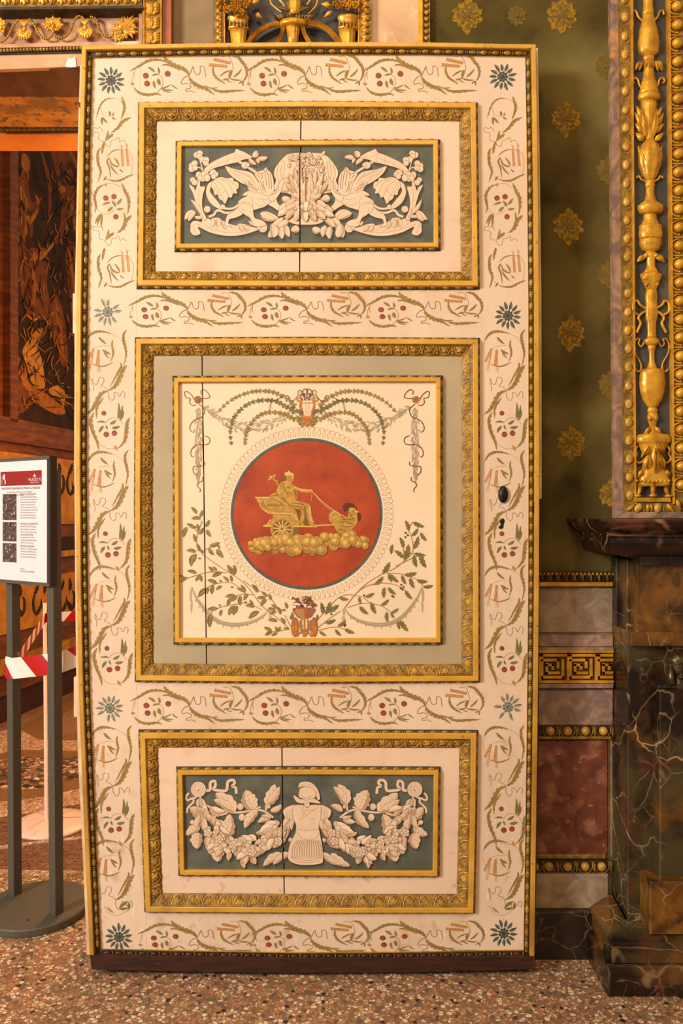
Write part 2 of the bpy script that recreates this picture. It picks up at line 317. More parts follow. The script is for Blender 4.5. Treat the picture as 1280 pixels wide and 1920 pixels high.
class MB:
    """mesh builder in world space"""
    def __init__(s): s.V = []; s.F = []; s.M = []; s.mats = []
    def mi(s, m):
        if m not in s.mats: s.mats.append(m)
        return s.mats.index(m)
    def add(s, V, Fc, m):
        b = len(s.V); s.V += [Vector(v) for v in V]; i = s.mi(m)
        for f in Fc: s.F.append(tuple(b + k for k in f)); s.M.append(i)
    def box(s, x0, x1, y0, y1, z0, z1, m, bev=0.0):
        if bev:
            b = bev
            V = [(x0, y1, z0), (x1, y1, z0), (x1, y1, z1), (x0, y1, z1), (x0, y0 + b, z0), (x1, y0 + b, z0), (x1, y0 + b, z1), (x0, y0 + b, z1),
                 (x0 + b, y0, z0 + b), (x1 - b, y0, z0 + b), (x1 - b, y0, z1 - b), (x0 + b, y0, z1 - b)]
            s.add(V, [(3, 2, 1, 0), (0, 1, 5, 4), (1, 2, 6, 5), (2, 3, 7, 6), (3, 0, 4, 7), (4, 5, 9, 8), (5, 6, 10, 9), (6, 7, 11, 10), (7, 4, 8, 11), (8, 9, 10, 11)], m)
        else:
            V = [(x, y, z) for x in (x0, x1) for y in (y0, y1) for z in (z0, z1)]
            s.add(V, [(0, 1, 3, 2), (4, 6, 7, 5), (0, 4, 5, 1), (2, 3, 7, 6), (0, 2, 6, 4), (1, 5, 7, 3)], m)
    def pxbox(s, x0, y0, x1, y1, Yf, Yb, m, bev=0.0):
        a = W(x0, y0, Yf); b = W(x1, y1, Yf); s.box(a.x, b.x, Yf, Yb, b.z, a.z, m, bev)
    def prism(s, pts, Yf, Yb, m, ref=None, bev=0.0):
        """outline in photograph pixels, taken at depth ref, made a solid from Yf to Yb"""
        ref = Yf if ref is None else ref
        P = [W(p[0], p[1], ref) for p in pts]; n = len(P)
        tri = tessellate_polygon([[Vector((p.x, p.z, 0)) for p in P]])
        V = [(p.x, Yf, p.z) for p in P] + [(p.x, Yb, p.z) for p in P]
        s.add(V, [tuple(t) for t in tri] + [(i, (i + 1) % n, n + (i + 1) % n, n + i) for i in range(n)], m)
    def ell(s, c, r, m, seg=10, rings=7, rot=None):
        V = []; Fc = []
        for i in range(rings + 1):
            th = math.pi * i / rings
            for j in range(seg):
                ph = 2 * math.pi * j / seg
                v = Vector((r[0] * math.sin(th) * math.cos(ph), r[1] * math.sin(th) * math.sin(ph), r[2] * math.cos(th)))
                if rot is not None: v = rot @ v
                V.append(Vector(c) + v)
        for i in range(rings):
            for j in range(seg):
                a = i * seg + j; b = i * seg + (j + 1) % seg
                Fc.append((a, b, b + seg, a + seg))
        s.add(V, Fc, m)
    def tube(s, path, r, m, seg=8, flat=1.0):
        P = [Vector(p) for p in path]; n = len(P); V = []; Fc = []
        rr = r if isinstance(r, (list, tuple)) else [r] * n
        for i, p in enumerate(P):
            t = (P[min(i + 1, n - 1)] - P[max(i - 1, 0)]).normalized()
            u = Vector((0, 1, 0)); u = (u - t * u.dot(t))
            if u.length < 1e-3: u = Vector((1, 0, 0)); u = u - t * u.dot(t)
            u.normalize(); w = t.cross(u)
            for j in range(seg):
                a = 2 * math.pi * j / seg
                V.append(p + u * (math.sin(a) * rr[i] * flat) + w * (math.cos(a) * rr[i]))
        for i in range(n - 1):
            for j in range(seg):
                a = i * seg + j; b = i * seg + (j + 1) % seg; Fc.append((a, b, b + seg, a + seg))
        Fc.append(tuple(range(seg))); Fc.append(tuple((n - 1) * seg + k for k in range(seg)))
        s.add(V, Fc, m)
    def lathe(s, cx, cy, prof, m, seg=20, dep=1.0, flute=0.0, fn=10):
        """prof: list (radius, z)"""
        V = []; Fc = []
        for (r, z) in prof:
            for j in range(seg):
                a = 2 * math.pi * j / seg
                k = 1 - flute * (0.5 + 0.5 * math.cos(a * fn))
                V.append((cx + r * k * math.cos(a), cy + r * k * dep * math.sin(a), z))
        n = len(prof)
        for i in range(n - 1):
            for j in range(seg):
                a = i * seg + j; b = i * seg + (j + 1) % seg; Fc.append((a, b, b + seg, a + seg))
        Fc.append(tuple(range(seg))[::-1]); Fc.append(tuple((n - 1) * seg + k for k in range(seg)))
        s.add(V, Fc, m)
    def leaf(s, a, b, w, h, m, bend=0.0, n=5, cleft=0.0):
        """raised carved leaf lying in an XZ plane from a to b (world), width w, ridge height h towards -Y"""
        a = Vector(a); b = Vector(b); d = b - a; L = d.length; t = d.normalized(); side = Vector((t.z, 0, -t.x))
        V = []; Fc = []
        for i in range(n + 1):
            u = i / n; ww = w * math.sin(math.pi * (u ** .8)) ** .75 / 2 if 0 < u < 1 else w * .04
            c = a + d * u + side * (bend * L * math.sin(math.pi * u))
            jag = (1 - .18 * (i % 2))
            hh = h * (0.35 + 0.65 * math.sin(math.pi * min(u * 1.1, 1)))
            V += [c + side * ww * jag, c + side * ww * .5 + Vector((0, -hh, 0)), c + Vector((0, -hh * .55, 0)), c - side * ww * .5 + Vector((0, -hh, 0)), c - side * ww * jag]
        for i in range(n):
            for j in range(4):
                k = i * 5 + j; Fc.append((k, k + 1, k + 6, k + 5))
        s.add(V, Fc, m)
    def obj(s, name, parent=None, smooth=False, **kw):
        return mk(name, s.V, s.F, s.mats, parent, s.M, smooth, **kw)

class Paint:
    """flat painted ornament on a surface; mp(px, py, h) gives the world point h metres above the surface"""
    def __init__(s, mp, T=(0, 0, 1), base=2e-4, eps=6e-6, off=(0, 0), mir=None, sc=(1, 1), about=(0, 0)):
        s.mp = mp; s.T = T; s.h = base; s.eps = eps; s.off = off; s.mir = mir; s.V = []; s.F = []; s.M = []; s.mats = []; s.base = base
        s.sc = sc; s.about = about; s.sh = []; s.sh2 = []; s.hs = base
    def t(s, p):
        x = s.T[0] + p[0] / s.T[2] + s.off[0]; y = s.T[1] + p[1] / s.T[2] + s.off[1]
        x = s.about[0] + (x - s.about[0]) * s.sc[0]; y = s.about[1] + (y - s.about[1]) * s.sc[1]
        if s.mir is not None: x = 2 * s.mir - x
        return (x, y)
    def mi(s, m):
        if m not in s.mats: s.mats.append(m)
        return s.mats.index(m)
    def raw(s, P, tris, m, h=None):
        if h is None: s.h += s.eps; h = s.h
        b = len(s.V); s.V += [s.mp(p[0], p[1], h) for p in P]; i = s.mi(m)
        for f in tris: s.F.append(tuple(b + k for k in f)); s.M.append(i)
    def fillpx(s, P, m, h=None):
        if len(P) < 3: return
        tri = tessellate_polygon([[Vector((p[0], p[1], 0)) for p in P]]); s.raw(P, [tuple(t) for t in tri], m, h)
    def fill(s, pts, m, smooth=True, n=4):
        P = catmull(pts, n, True) if smooth else [Vector(p) for p in pts]
        s.fillpx([s.t(p) for p in P], m)
    def ribbonpx(s, P, wf, m):
        n = len(P); A = []
        for i, p in enumerate(P):
            a = Vector(P[max(i - 1, 0)]); b = Vector(P[min(i + 1, n - 1)]); d = (b - a)
            if d.length < 1e-6: d = Vector((1, 0))
            d.normalize(); nn = Vector((-d.y, d.x)); w = wf(i / (n - 1), i)
            if not isinstance(w, tuple): w = (w / 2, w / 2)
            q = Vector((p[0], p[1])); A += [q + nn * w[0], q - nn * w[1]]
        s.raw(A, [(2 * i, 2 * i + 1, 2 * i + 3, 2 * i + 2) for i in range(n - 1)], m)
    def stroke(s, pts, w, m, taper=False, n=5, smooth=True):
        P = [s.t(p) for p in (catmull(pts, n) if smooth else pts)]; w = w / s.T[2]
        f = (lambda u, i: w * (math.sin(math.pi * min(max(u, .03), .97)) ** .6)) if taper else (lambda u, i: w)
        s.ribbonpx(P, f, m)
    def acanth(s, pts, w, m='p_olive', m2='p_olive_dark', side=1):
        P = [s.t(p) for p in catmull(pts, 6)]; w = w / s.T[2] * 1.12
        def f(u, i):
            k = (math.sin(math.pi * min(max(u ** .85, .02), .98)) ** .7)
            j = 1 - .45 * ((i % 3) / 2)
            a, b = w * k * .38, w * k * .62 * j
            return (a, b) if side > 0 else (b, a)
        s.ribbonpx(P, f, m)
        s.ribbonpx(P, lambda u, i: w * .16 * math.sin(math.pi * min(max(u, .02), .98)), m2)
    def leaf(s, x0, y0, x1, y1, w, m='p_olive', m2=None, jag=False, bend=.06):
        a = Vector(s.t((x0, y0))); b = Vector(s.t((x1, y1))); d = b - a; L = d.length
        if L < 1e-6: return
        t = d / L; nn = Vector((-t.y, t.x)); w = w / s.T[2]; n = 8; A = []
        for i in range(n + 1):
            u = i / n; k = math.sin(math.pi * u ** .85) ** .8 if 0 < u < 1 else 0
            ww = w / 2 * k * ((1 - .4 * (i % 2)) if jag else 1); c = a + d * u + nn * (bend * L * math.sin(math.pi * u))
            A += [c + nn * ww, c - nn * ww]
        s.raw(A, [(2 * i, 2 * i + 1, 2 * i + 3, 2 * i + 2) for i in range(n)], m)
        if m2:
            B = []
            for i in range(n + 1):
                u = i / n; k = math.sin(math.pi * u ** .85) if 0 < u < 1 else 0
                c = a + d * u + nn * (bend * L * math.sin(math.pi * u)); B += [c, c - nn * (w / 2 * k * .75)]
            s.raw(B, [(2 * i, 2 * i + 1, 2 * i + 3, 2 * i + 2) for i in range(n)], m2)
    def dot(s, x, y, r, m, ry=None, n=14, rot=0):
        ry = ry or r
        P = [s.t((x + r * math.cos(a) * math.cos(rot) - ry * math.sin(a) * math.sin(rot), y + r * math.cos(a) * math.sin(rot) + ry * math.sin(a) * math.cos(rot))) for a in [2 * math.pi * k / n for k in range(n)]]
        s.raw(P, [tuple(range(n))], m)
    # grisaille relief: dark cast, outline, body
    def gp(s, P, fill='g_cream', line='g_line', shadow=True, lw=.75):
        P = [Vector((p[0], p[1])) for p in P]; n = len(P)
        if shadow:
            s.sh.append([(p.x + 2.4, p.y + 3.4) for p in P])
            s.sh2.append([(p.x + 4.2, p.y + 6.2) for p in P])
        ar = sum(P[i].x * P[(i + 1) % n].y - P[(i + 1) % n].x * P[i].y for i in range(n)); sg = -1 if ar > 0 else 1
        E = []
        for i, p in enumerate(P):
            d = P[(i + 1) % n] - P[i - 1]
            if d.length < 1e-6: E.append(p); continue
            d.normalize(); E.append(p + Vector((-d.y, d.x)) * sg * lw)
        s.fillpx(E, line); s.fillpx(P, fill)
    def g(s, pts, fill='g_cream', shadow=True, n=4, lw=.75):
        s.gp([s.t(p) for p in catmull(pts, n, True)], fill, shadow=shadow, lw=lw)
    def gleaf(s, x0, y0, x1, y1, w, lobes=0, shadow=True, bend=.08, fill='g_cream'):
        a = Vector(s.t((x0, y0))); b = Vector(s.t((x1, y1))); d = b - a; L = d.length; t = d / L; nn = Vector((-t.y, t.x)); w = w / s.T[2]
        n = 10 if not lobes else lobes * 4; up = []; dn = []; mid = []
        for i in range(n + 1):
            u = i / n; k = math.sin(math.pi * u ** .8) ** .7 if 0 < u < 1 else 0
            if lobes: k *= 1 - .22 * abs(math.cos(math.pi * u * lobes)) ** 3
            c = a + d * u + nn * (bend * L * math.sin(math.pi * u)); up.append(c + nn * (w / 2 * k)); dn.append(c - nn * (w / 2 * k)); mid.append(c)
        s.gp(up + dn[::-1][1:-1], fill, shadow=shadow, lw=.6)
        s.ribbonpx([tuple(m) for m in mid[1:-1]], lambda u, i: .55, 'g_mid')
        if w > 3.2:
            low = dn if dn[n // 2].y > up[n // 2].y else up
            P = [m.lerp(q, .95) for m, q in zip(mid, low)]; Q = [m.lerp(q, .45) for m, q in zip(mid, low)]
            A = []
            for p, q in zip(P, Q): A += [p, q]
            s.raw(A, [(2 * i, 2 * i + 1, 2 * i + 3, 2 * i + 2) for i in range(n)], 'g_mid')
        if lobes:
            for i in range(2, n - 2, 3):
                for q in (up, dn):
                    s.ribbonpx([tuple(mid[i]), tuple(mid[i].lerp(q[min(i + 2, n)], .8))], lambda u, i: .5, 'g_mid')
    def gball(s, x, y, r, ry=None, rings=True):
        ry = ry or r
        P = [s.t((x + r * math.cos(a), y + ry * math.sin(a))) for a in [2 * math.pi * k / 14 for k in range(14)]]
        s.gp(P)
        if rings: s.stroke([(x + r * .6 * math.cos(a), y + ry * .6 * math.sin(a)) for a in [math.pi * (-.1 + k / 6 * .9) for k in range(7)]], .12 * r, 'g_mid', n=2)
    def ear(s, x0, y0, x1, y1, n=8, r=9, aw=None):
        for i in range(n):
            u = (i + .5) / n; x = x0 + (x1 - x0) * u; y = y0 + (y1 - y0) * u; L = math.hypot(x1 - x0, y1 - y0); dx, dy = (x1 - x0) / L, (y1 - y0) / L
            for sg in (-1, 1):
                s.leaf(x - dx * r * .7 - dy * sg * r * .15, y - dy * r * .7 + dx * sg * r * .15, x + dx * r - dy * sg * r * .9, y + dy * r + dx * sg * r * .9, r * .95, 'p_wheat')
        if aw:
            for k in (-1, 0, 1): s.stroke([(x0, y0), (aw[0] + k * r * .9, aw[1] + k * r * .4)], r * .2, 'p_wheat')
    def build(s, name, parent, crack=None, **kw):
        hh = s.base
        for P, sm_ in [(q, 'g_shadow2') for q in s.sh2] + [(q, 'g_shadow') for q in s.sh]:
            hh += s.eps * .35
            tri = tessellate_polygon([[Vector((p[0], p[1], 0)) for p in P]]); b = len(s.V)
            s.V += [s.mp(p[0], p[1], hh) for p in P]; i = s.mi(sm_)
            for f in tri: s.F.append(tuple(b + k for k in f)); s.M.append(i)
        V, Fc, M = s.V, s.F, s.M
        if crack:
            import bmesh
            bm = bmesh.new(); vs = [bm.verts.new(v) for v in V]
            for f, m in zip(Fc, M):
                try: q = bm.faces.new([vs[k] for k in f]); q.material_index = m
                except ValueError: pass
            p0, p1 = crack; Y = V[0].y; a = W(p0[0], p0[1], Y); b = W(p1[0], p1[1], Y); d = (b - a).normalized(); no = Vector((d.z, 0, -d.x)); hw = 1.2 * PX
            if no.x < 0: no = -no
            for sg in (-1, 1):
                bmesh.ops.bisect_plane(bm, geom=bm.verts[:] + bm.edges[:] + bm.faces[:], dist=1e-7, plane_co=a + no * hw * sg, plane_no=no)
            kill = [f for f in bm.faces if abs((f.calc_center_median() - a).dot(no)) < hw * .98]
            bmesh.ops.delete(bm, geom=kill, context='FACES')
            bmesh.ops.delete(bm, geom=[v for v in bm.verts if not v.link_faces], context='VERTS')
            bm.verts.index_update(); V = [v.co.copy() for v in bm.verts]; Fc = [tuple(v.index for v in f.verts) for f in bm.faces]; M = [f.material_index for f in bm.faces]; bm.free()
        return mk(name, V, Fc, s.mats, parent, M, **kw)

def door_map(Y):
    return lambda px, py, h: W(px, py, Y) + Vector((0, -h, 0))

# ================================================================== SETTING
YW = 0.14                                   # face of the wall behind the open door
# floor
def floor_pt(px, py):
    d = H * F / (py - 960); return Vector(((px - 640) / F * d, d - D0, 0))
m = MB(); m.add([(-6, -5, 0), (4, -5, 0), (4, 9, 0), (-6, 9, 0)], [(0, 1, 2, 3)], 'terrazzo')
m.add([(-6, -5, -.1), (4, -5, -.1), (4, 9, -.1), (-6, 9, -.1)], [(0, 3, 2, 1)], 'terrazzo')
floor = m.obj('floor', kind='structure', label='speckled terrazzo floor with brown and cream marble chips')
def inlay(pts, mt, k, T=(0, 1240, 6)):
    P = [floor_pt(T[0] + x / T[2], T[1] + y / T[2]) for x, y in pts]
    tri = tessellate_polygon([[Vector((p.x, p.y, 0)) for p in P]]); n = len(P); h = .0006 * k
    mk('floor_inlay', [Vector((p.x, p.y, h)) for p in P] + [Vector((p.x, p.y, -.005)) for p in P],
       [tuple(t) for t in tri] + [(i, (i + 1) % n, n + (i + 1) % n, n + i) for i in range(n)], mt, floor)
inlay([(-900, 1000), (200, 400), (860, 60), (1400, 60), (1400, 500), (860, 560), (200, 1000), (-900, 1300)], 'terrazzo_rose', 1)
inlay([(-900, 900), (0, 790), (200, 750), (350, 840), (450, 885), (880, 892), (1600, 892), (1600, 1010), (880, 1012), (180, 1000), (0, 1040), (-900, 1240)], 'terrazzo_pale', 2)
inlay([(200, 750), (400, 640), (860, 345), (1600, 100), (1600, 892), (880, 890), (480, 885), (380, 850)], 'terrazzo_olive', 3)
inlay([(640, 640), (870, 500), (1500, 300), (1500, 800), (870, 810), (650, 820)], 'terrazzo_rose', 4)
inlay([(-900, 1240), (0, 1040), (200, 1000), (500, 1000), (880, 1012), (1600, 1012), (1600, 1300), (890, 1430), (560, 1515), (200, 1570), (0, 1580), (-900, 1600)], 'terrazzo_olive', 3)
inlay([(-900, 1300), (0, 1115), (300, 1080), (860, 1075), (1600, 1075), (1600, 1180), (890, 1310), (560, 1400), (400, 1440), (0, 1450), (-900, 1480)], 'terrazzo_coarse', 4)
inlay([(-900, 1600), (0, 1580), (200, 1570), (560, 1515), (900, 1430), (1600, 1290), (1600, 1480), (900, 1605), (450, 1690), (0, 1760), (-900, 1850)], 'terrazzo_pale', 3)
inlay([(-900, 1850), (0, 1760), (450, 1690), (900, 1605), (1600, 1480), (1600, 1960), (900, 1960), (500, 2010), (0, 2070), (-900, 2150)], 'terrazzo_brown', 2)
inlay([(-900, 2180), (0, 2075), (500, 2015), (930, 1965), (1600, 1960), (1600, 1995), (930, 1998), (500, 2045), (0, 2120), (-900, 2240)], 'terrazzo_pale', 3)
inlay([(-900, 2240), (0, 2120), (500, 2045), (930, 1998), (1600, 1995), (1600, 2350), (930, 2350), (0, 2340), (-900, 2340)], 'terrazzo_brown', 2)
inlay([(-900, 2340), (0, 2345), (500, 2358), (930, 2360), (1600, 2360), (1600, 2395), (930, 2395), (500, 2392), (0, 2375), (-900, 2370)], 'terrazzo_pale', 3)

# wall behind the door
m = MB(); m.box(W(700, 0, YW).x, 1.9, YW, YW + .22, 1.05, 3.6, 'green_fabric')
wall = m.obj('wall_back', kind='structure', label='green fabric covered wall with gold rosettes behind the open door')
def rosette(px, py, r, soft=False):
    P = Paint(door_map(YW), base=.001, eps=1e-4)
    mt = 'rosette_soft' if soft else 'rosette_gold'
    for ring, (rr, k, w) in enumerate(((r, 10, .62), (r * .66, 8, .55), (r * .34, 6, .4))):
        for i in range(k):
            a = 2 * math.pi * (i + ring * .5) / k + .3
            q = rr * R.uniform(.88, 1.06) * (1.15 if abs(math.sin(a)) > .85 else .98)
            P.leaf(px + math.cos(a) * rr * .1, py + math.sin(a) * rr * .1, px + math.cos(a) * q, py + math.sin(a) * q, rr * w, mt, 'rosette_soft' if ring else None)
    P.dot(px, py, r * .16, 'rosette_soft')
    P.build('rosette', wall)
for x, y, r, s_ in ((876, 29, 33, 0), (1053, 30, 33, 0), (1060, 223, 31, 0), (1065, 424, 32, 0), (1069, 625, 31, 0), (1070, 831, 32, 0),
                 (1137, 125, 24, 1), (1139, 320, 24, 1), (1141, 515, 24, 1), (1142, 722, 24, 1), (1143, 926, 24, 0), (968, 30, 20, 1)):
    rosette(x, y, r, bool(s_))

# stone behind the left part and the door surround (lintel) of the doorway
m = MB(); a = W(0, 128, .12)
m.box(-3.2, W(322, 0, .12).x, .12, .30, a.z, 3.6, 'marble_pink')
m.box(W(150, 0, .12).x + .02, W(322, 0, .12).x, .12, .52, 0, a.z, 'marble_pink')
m.box(-3.4, -3.2, .12, .52, 0, 3.6, 'marble_pink')
surround = m.obj('trim_1', kind='structure', label='pink marble door surround with gilded garland frieze at top left')
def px_strip(pts, Yf, Yb, mt, name, parent, ref=None):
    m = MB(); m.prism(pts, Yf, Yb, mt, ref if ref is not None else Yf); return m.obj(name, parent)
m = MB(); m.box(-3.2, W(150, 0, .12).x + .02, .30, .52, a.z, 3.3, 'soffit_ochre')
m.add([(-3.2, .12, a.z - .002), (-.8, .12, a.z - .002), (-.8, .30, a.z - .002), (-3.2, .27, a.z - .002), (-3.2, .12, a.z), (-.8, .12, a.z), (-.8, .30, a.z), (-3.2, .27, a.z)],
      [(0, 1, 2, 3), (4, 7, 6, 5), (0, 4, 5, 1), (1, 5, 6, 2), (2, 6, 7, 3), (3, 7, 4, 0)], 'soffit_marble')
m.add([(-3.2, .27, a.z - .001), (-.8, .27, a.z - .001), (-.8, .52, a.z - .001), (-3.2, .52, a.z - .001), (-3.2, .27, a.z), (-.8, .27, a.z), (-.8, .52, a.z), (-3.2, .52, a.z)],
      [(0, 1, 2, 3), (4, 7, 6, 5), (0, 4, 5, 1), (1, 5, 6, 2), (2, 6, 7, 3), (3, 7, 4, 0)], 'soffit_ochre')
m.obj('soffit', surround)
# lower fascia, with the lighter chipped patch
px_strip([(-60, 102), (0, 100), (80, 99), (155, 97), (165, 97), (165, 124), (150, 124), (80, 127), (0, 130), (-60, 132)], .112, .13, 'marble_peach', 'fascia', surround)
px_strip([(127, 108), (133, 110), (141, 106), (143, 125), (133, 126), (122, 125)], .109, .113, 'poster_white', 'chipped_patch', surround)
m = MB()
for i in range(27):
    u = i / 26; x = -4 + u * 162; m.ell(W(x, 95 - u * 5, .10), (.0058, .006, .0062), 'gilt_bead', 8, 6)
b = m.obj('bead_moulding', surround, smooth=True); tag(b, kind='stuff')
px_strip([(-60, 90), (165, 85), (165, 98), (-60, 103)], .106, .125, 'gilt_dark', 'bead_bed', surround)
# frieze frame and field
for pts in ([(-60, 20), (268, 14), (268, 22), (-60, 29)], [(260, 14), (268, 14), (268, 90), (260, 84)], [(-60, 84), (160, 79), (260, 77), (260, 84), (160, 86), (-60, 91)]):
    px_strip(pts, .098, .125, 'marble_pink', 'frieze_border', surround)
px_strip([(-60, 14), (268, 10), (268, 15), (-60, 19)], .07, .125, 'gilt_dark', 'gilt_fillet', surround)
px_strip([(-60, -60), (268, -60), (268, 10), (-60, 14)], .085, .125, 'gilt_band', 'leaf_band_bed', surround)
px_strip([(266, -60), (304, -60), (304, 88), (266, 88)], .085, .125, 'gilt_band', 'leaf_band_bed', surround)
px_strip([(304, -60), (321, -60), (321, 88), (304, 88)], .095, .13, 'marble_rust', 'marble_strip', surround)
def carved(name, leaves, parent, mt='gold', **kw):
    m = MB()
    for (x0, y0, x1, y1, w, Y, h) in leaves:
        m.leaf(W(x0, y0, Y), W(x1, y1, Y), w * PX, h, mt)
    o = m.obj(name, parent, smooth=True); return tag(o, **kw) if kw else o
for i in range(16):     # hanging acanthus leaves of the upper band
    x = -6 + i * 17.4; y = 11 - x * .006
    if i % 2: carved('acanthus_leaf', [(x, -6, x, y, 15, .086, .014), (x - 3, -4, x - 7, y - 4, 8, .084, .01), (x + 3, -4, x + 7, y - 4, 8, .084, .01)], surround)
    else: carved('acanthus_leaf', [(x - 5, -8, x - 2, y - 1, 8, .086, .012), (x + 5, -8, x + 2, y - 1, 8, .086, .012), (x, -8, x, y - 2, 7, .084, .016)], surround)
for i in range(4):      # scrolling leaves of the vertical band
    y = 82 - i * 27
    lv = [(285, y, 285, y - 22, 8, .084, .014)]
    for k in range(4):
        lv += [(285, y - k * 4, 272, y - 7 - k * 5, 6.5, .084, .010), (285, y - k * 4, 299, y - 7 - k * 5, 6.5, .084, .010)]
    carved('scroll_leaf', lv, surround)
m = MB(); m.tube([W(270, -10, .083), W(270, 86, .083)], .0025, 'gold', 6); m.obj('gilt_edge', surround); m = MB(); m.tube([W(302, -10, .083), W(302, 86, .083)], .0025, 'gold', 6); m.obj('gilt_edge', surround)
# garland: beaded ribbon, shell florets, leaf sprays  (crop 0,0 scale 3.879)
g_ = lambda x, y, Y=.1: W(x / 3.879, y / 3.879, Y)
for pts in ([(-40, 300), (20, 300), (60, 260), (95, 190), (130, 145)], [(215, 140), (250, 180), (275, 235), (310, 275), (350, 280), (385, 250)],
            [(400, 265), (440, 280), (490, 255), (520, 200), (545, 140), (575, 115), (605, 130)], [(660, 120), (700, 140), (715, 200), (740, 245), (780, 270), (825, 262)]):
    m = MB(); P = catmull(pts, 5); m.tube([g_(p.x, p.y) for p in P], .0042, 'gilt_bead', 6, .5)
    for p in P[::2]: m.ell(g_(p.x, p.y, .0965), (.0032, .003, .0032), 'gold', 6, 4)
    m.obj('garland_ribbon', surround, smooth=True)
for cx, cy in ((178, 225), (620, 215)):
    m = MB()
    for k in range(10):
        a = math.radians(-75 + k * 22.5 - 37); r = 58
        m.leaf(g_(cx, cy, .1), g_(cx + math.sin(a) * r, cy + 12 + math.cos(a) * r * .9, .1), .0145, .007, 'gold')
        m.ell(g_(cx + math.sin(a) * r * .86, cy + 12 + math.cos(a) * r * .78, .098), (.0045, .004, .0045), 'gold', 7, 5)
    m.ell(g_(cx, cy - 15, .096), (.008, .006, .010), 'gold', 8, 6)
    for k in range(5): m.leaf(g_(cx, cy - 30, .096), g_(cx + (k - 2) * 18, cy - 82, .096), .008, .006, 'gold')
    m.obj('shell_floret', surround, smooth=True)
for cx, cy, tl in ((388, 190, [(0, -75), (-55, -60), (55, -60), (-80, -10), (80, -10), (-45, 30), (45, 30), (0, 50)]), (8, 200, [(0, -70), (-50, -40), (30, -50), (30, 0), (20, 40), (-40, 30)]),
                   (880, 235, [(-60, -60), (10, -110), (90, -120), (120, -105), (110, -30), (125, 0), (50, 45), (-10, 70), (-45, 75), (-70, 10)])):
    m = MB()
    for k, (dx, dy) in enumerate(tl):
        m.leaf(g_(cx, cy, .1), g_(cx + dx, cy + dy, .1), .022, .010, 'gold')
        m.ell(g_(cx + dx * .8, cy + dy * .8, .096), (.0055, .005, .0055), 'gold', 7, 5)
        m.leaf(g_(cx + dx * .5, cy + dy * .5, .097), g_(cx + dx * .7 - dy * .35, cy + dy * .7 + dx * .35, .097), .009, .006, 'gold')
        m.leaf(g_(cx + dx * .5, cy + dy * .5, .097), g_(cx + dx * .7 + dy * .35, cy + dy * .7 - dx * .35, .097), .009, .006, 'gold')
    m.ell(g_(cx, cy, .093), (.007, .006, .009), 'gold', 8, 6)
    m.obj('leaf_spray', surround, smooth=True)

# pilaster strip and relief panel above the door
m = MB(); m.pxbox(321, -80, 400, 100, .13, .34, 'stone_taupe'); m.obj('pilaster', surround)
m = MB(); m.pxbox(400, -80, 700, 110, .125, .30, 'blue_ground')
top_panel = m.obj('relief_panel', label='gilded basket and festoon relief on slate ground directly above the door', cat='relief')
for x0, x1, s_ in ((401, 421, 1), (672, 697, -1)):
    m = MB(); m.pxbox(x0, -80, x1, 92, .10, .125, 'gilt_band'); m.obj('frame_strip', top_panel)
    n_ = 9
    for i in range(n_):
        y = 88 - i * 12.5; xm = (x0 + x1) / 2
        if x1 - x0 > 22: carved('frame_leaf', [(xm + 8, y, xm - 9, y - 9, 10, .099, .012), (xm - 8, y + 4, xm + 6, y - 3, 6, .099, .008)], top_panel)
        else: carved('frame_leaf', [(xm - 5, y, xm + 4, y - 9, 9, .099, .010), (xm + 5, y + 2, xm - 2, y - 3, 5, .099, .007)], top_panel)
m = MB(); m.tube([W(421, -10, .1), W(421, 90, .1)], .0022, 'gold', 6); m.obj('inner_fillet', top_panel); m = MB(); m.tube([W(672, -10, .1), W(672, 90, .1)], .0022, 'gold', 6); m.obj('inner_fillet', top_panel)
t4 = lambda x, y, Y=.11: W(390 + x / 4.129, y / 4.129, Y)
def lath(prof, cx, Y, mt, name, parent, dep=.6, seg=24, flute=0, fn=12, smooth=True):
    """profile in photograph pixels: (half width, y)"""
    d = D0 + Y; m = MB(); m.lathe(W(cx, 0, Y).x, Y, [(r * d / F, H - (y - 960) / F * d) for r, y in prof], mt, seg, dep, flute, fn)
    return m.obj(name, parent, smooth=smooth)
def quiver(cx, lean):
    k = 4.129; X = 390 + cx / k
    lath([(19, 31), (20.5, 33), (20.5, 36), (18, 38), (18, 49), (19.5, 51), (19.5, 55), (17, 57)], X, .10, 'gold', 'basket_rim', top_panel, .5)
    lath([(17, 57), (16, 66), (14, 84), (13, 96)], X + lean * 2, .10, 'gold', 'fluted_basket', top_panel, .5, 36, .16, 12)
    m = MB()
    for j in range(5): m.pxbox(X - 14 + j * 7 - 1.5, 40, X - 14 + j * 7 + 1.5, 47, .083 - .004 * (2 - abs(j - 2)), .10, 'gold_dark')
    m.obj('rim_slot', top_panel)
quiver(235, 0); quiver(1085, -1)
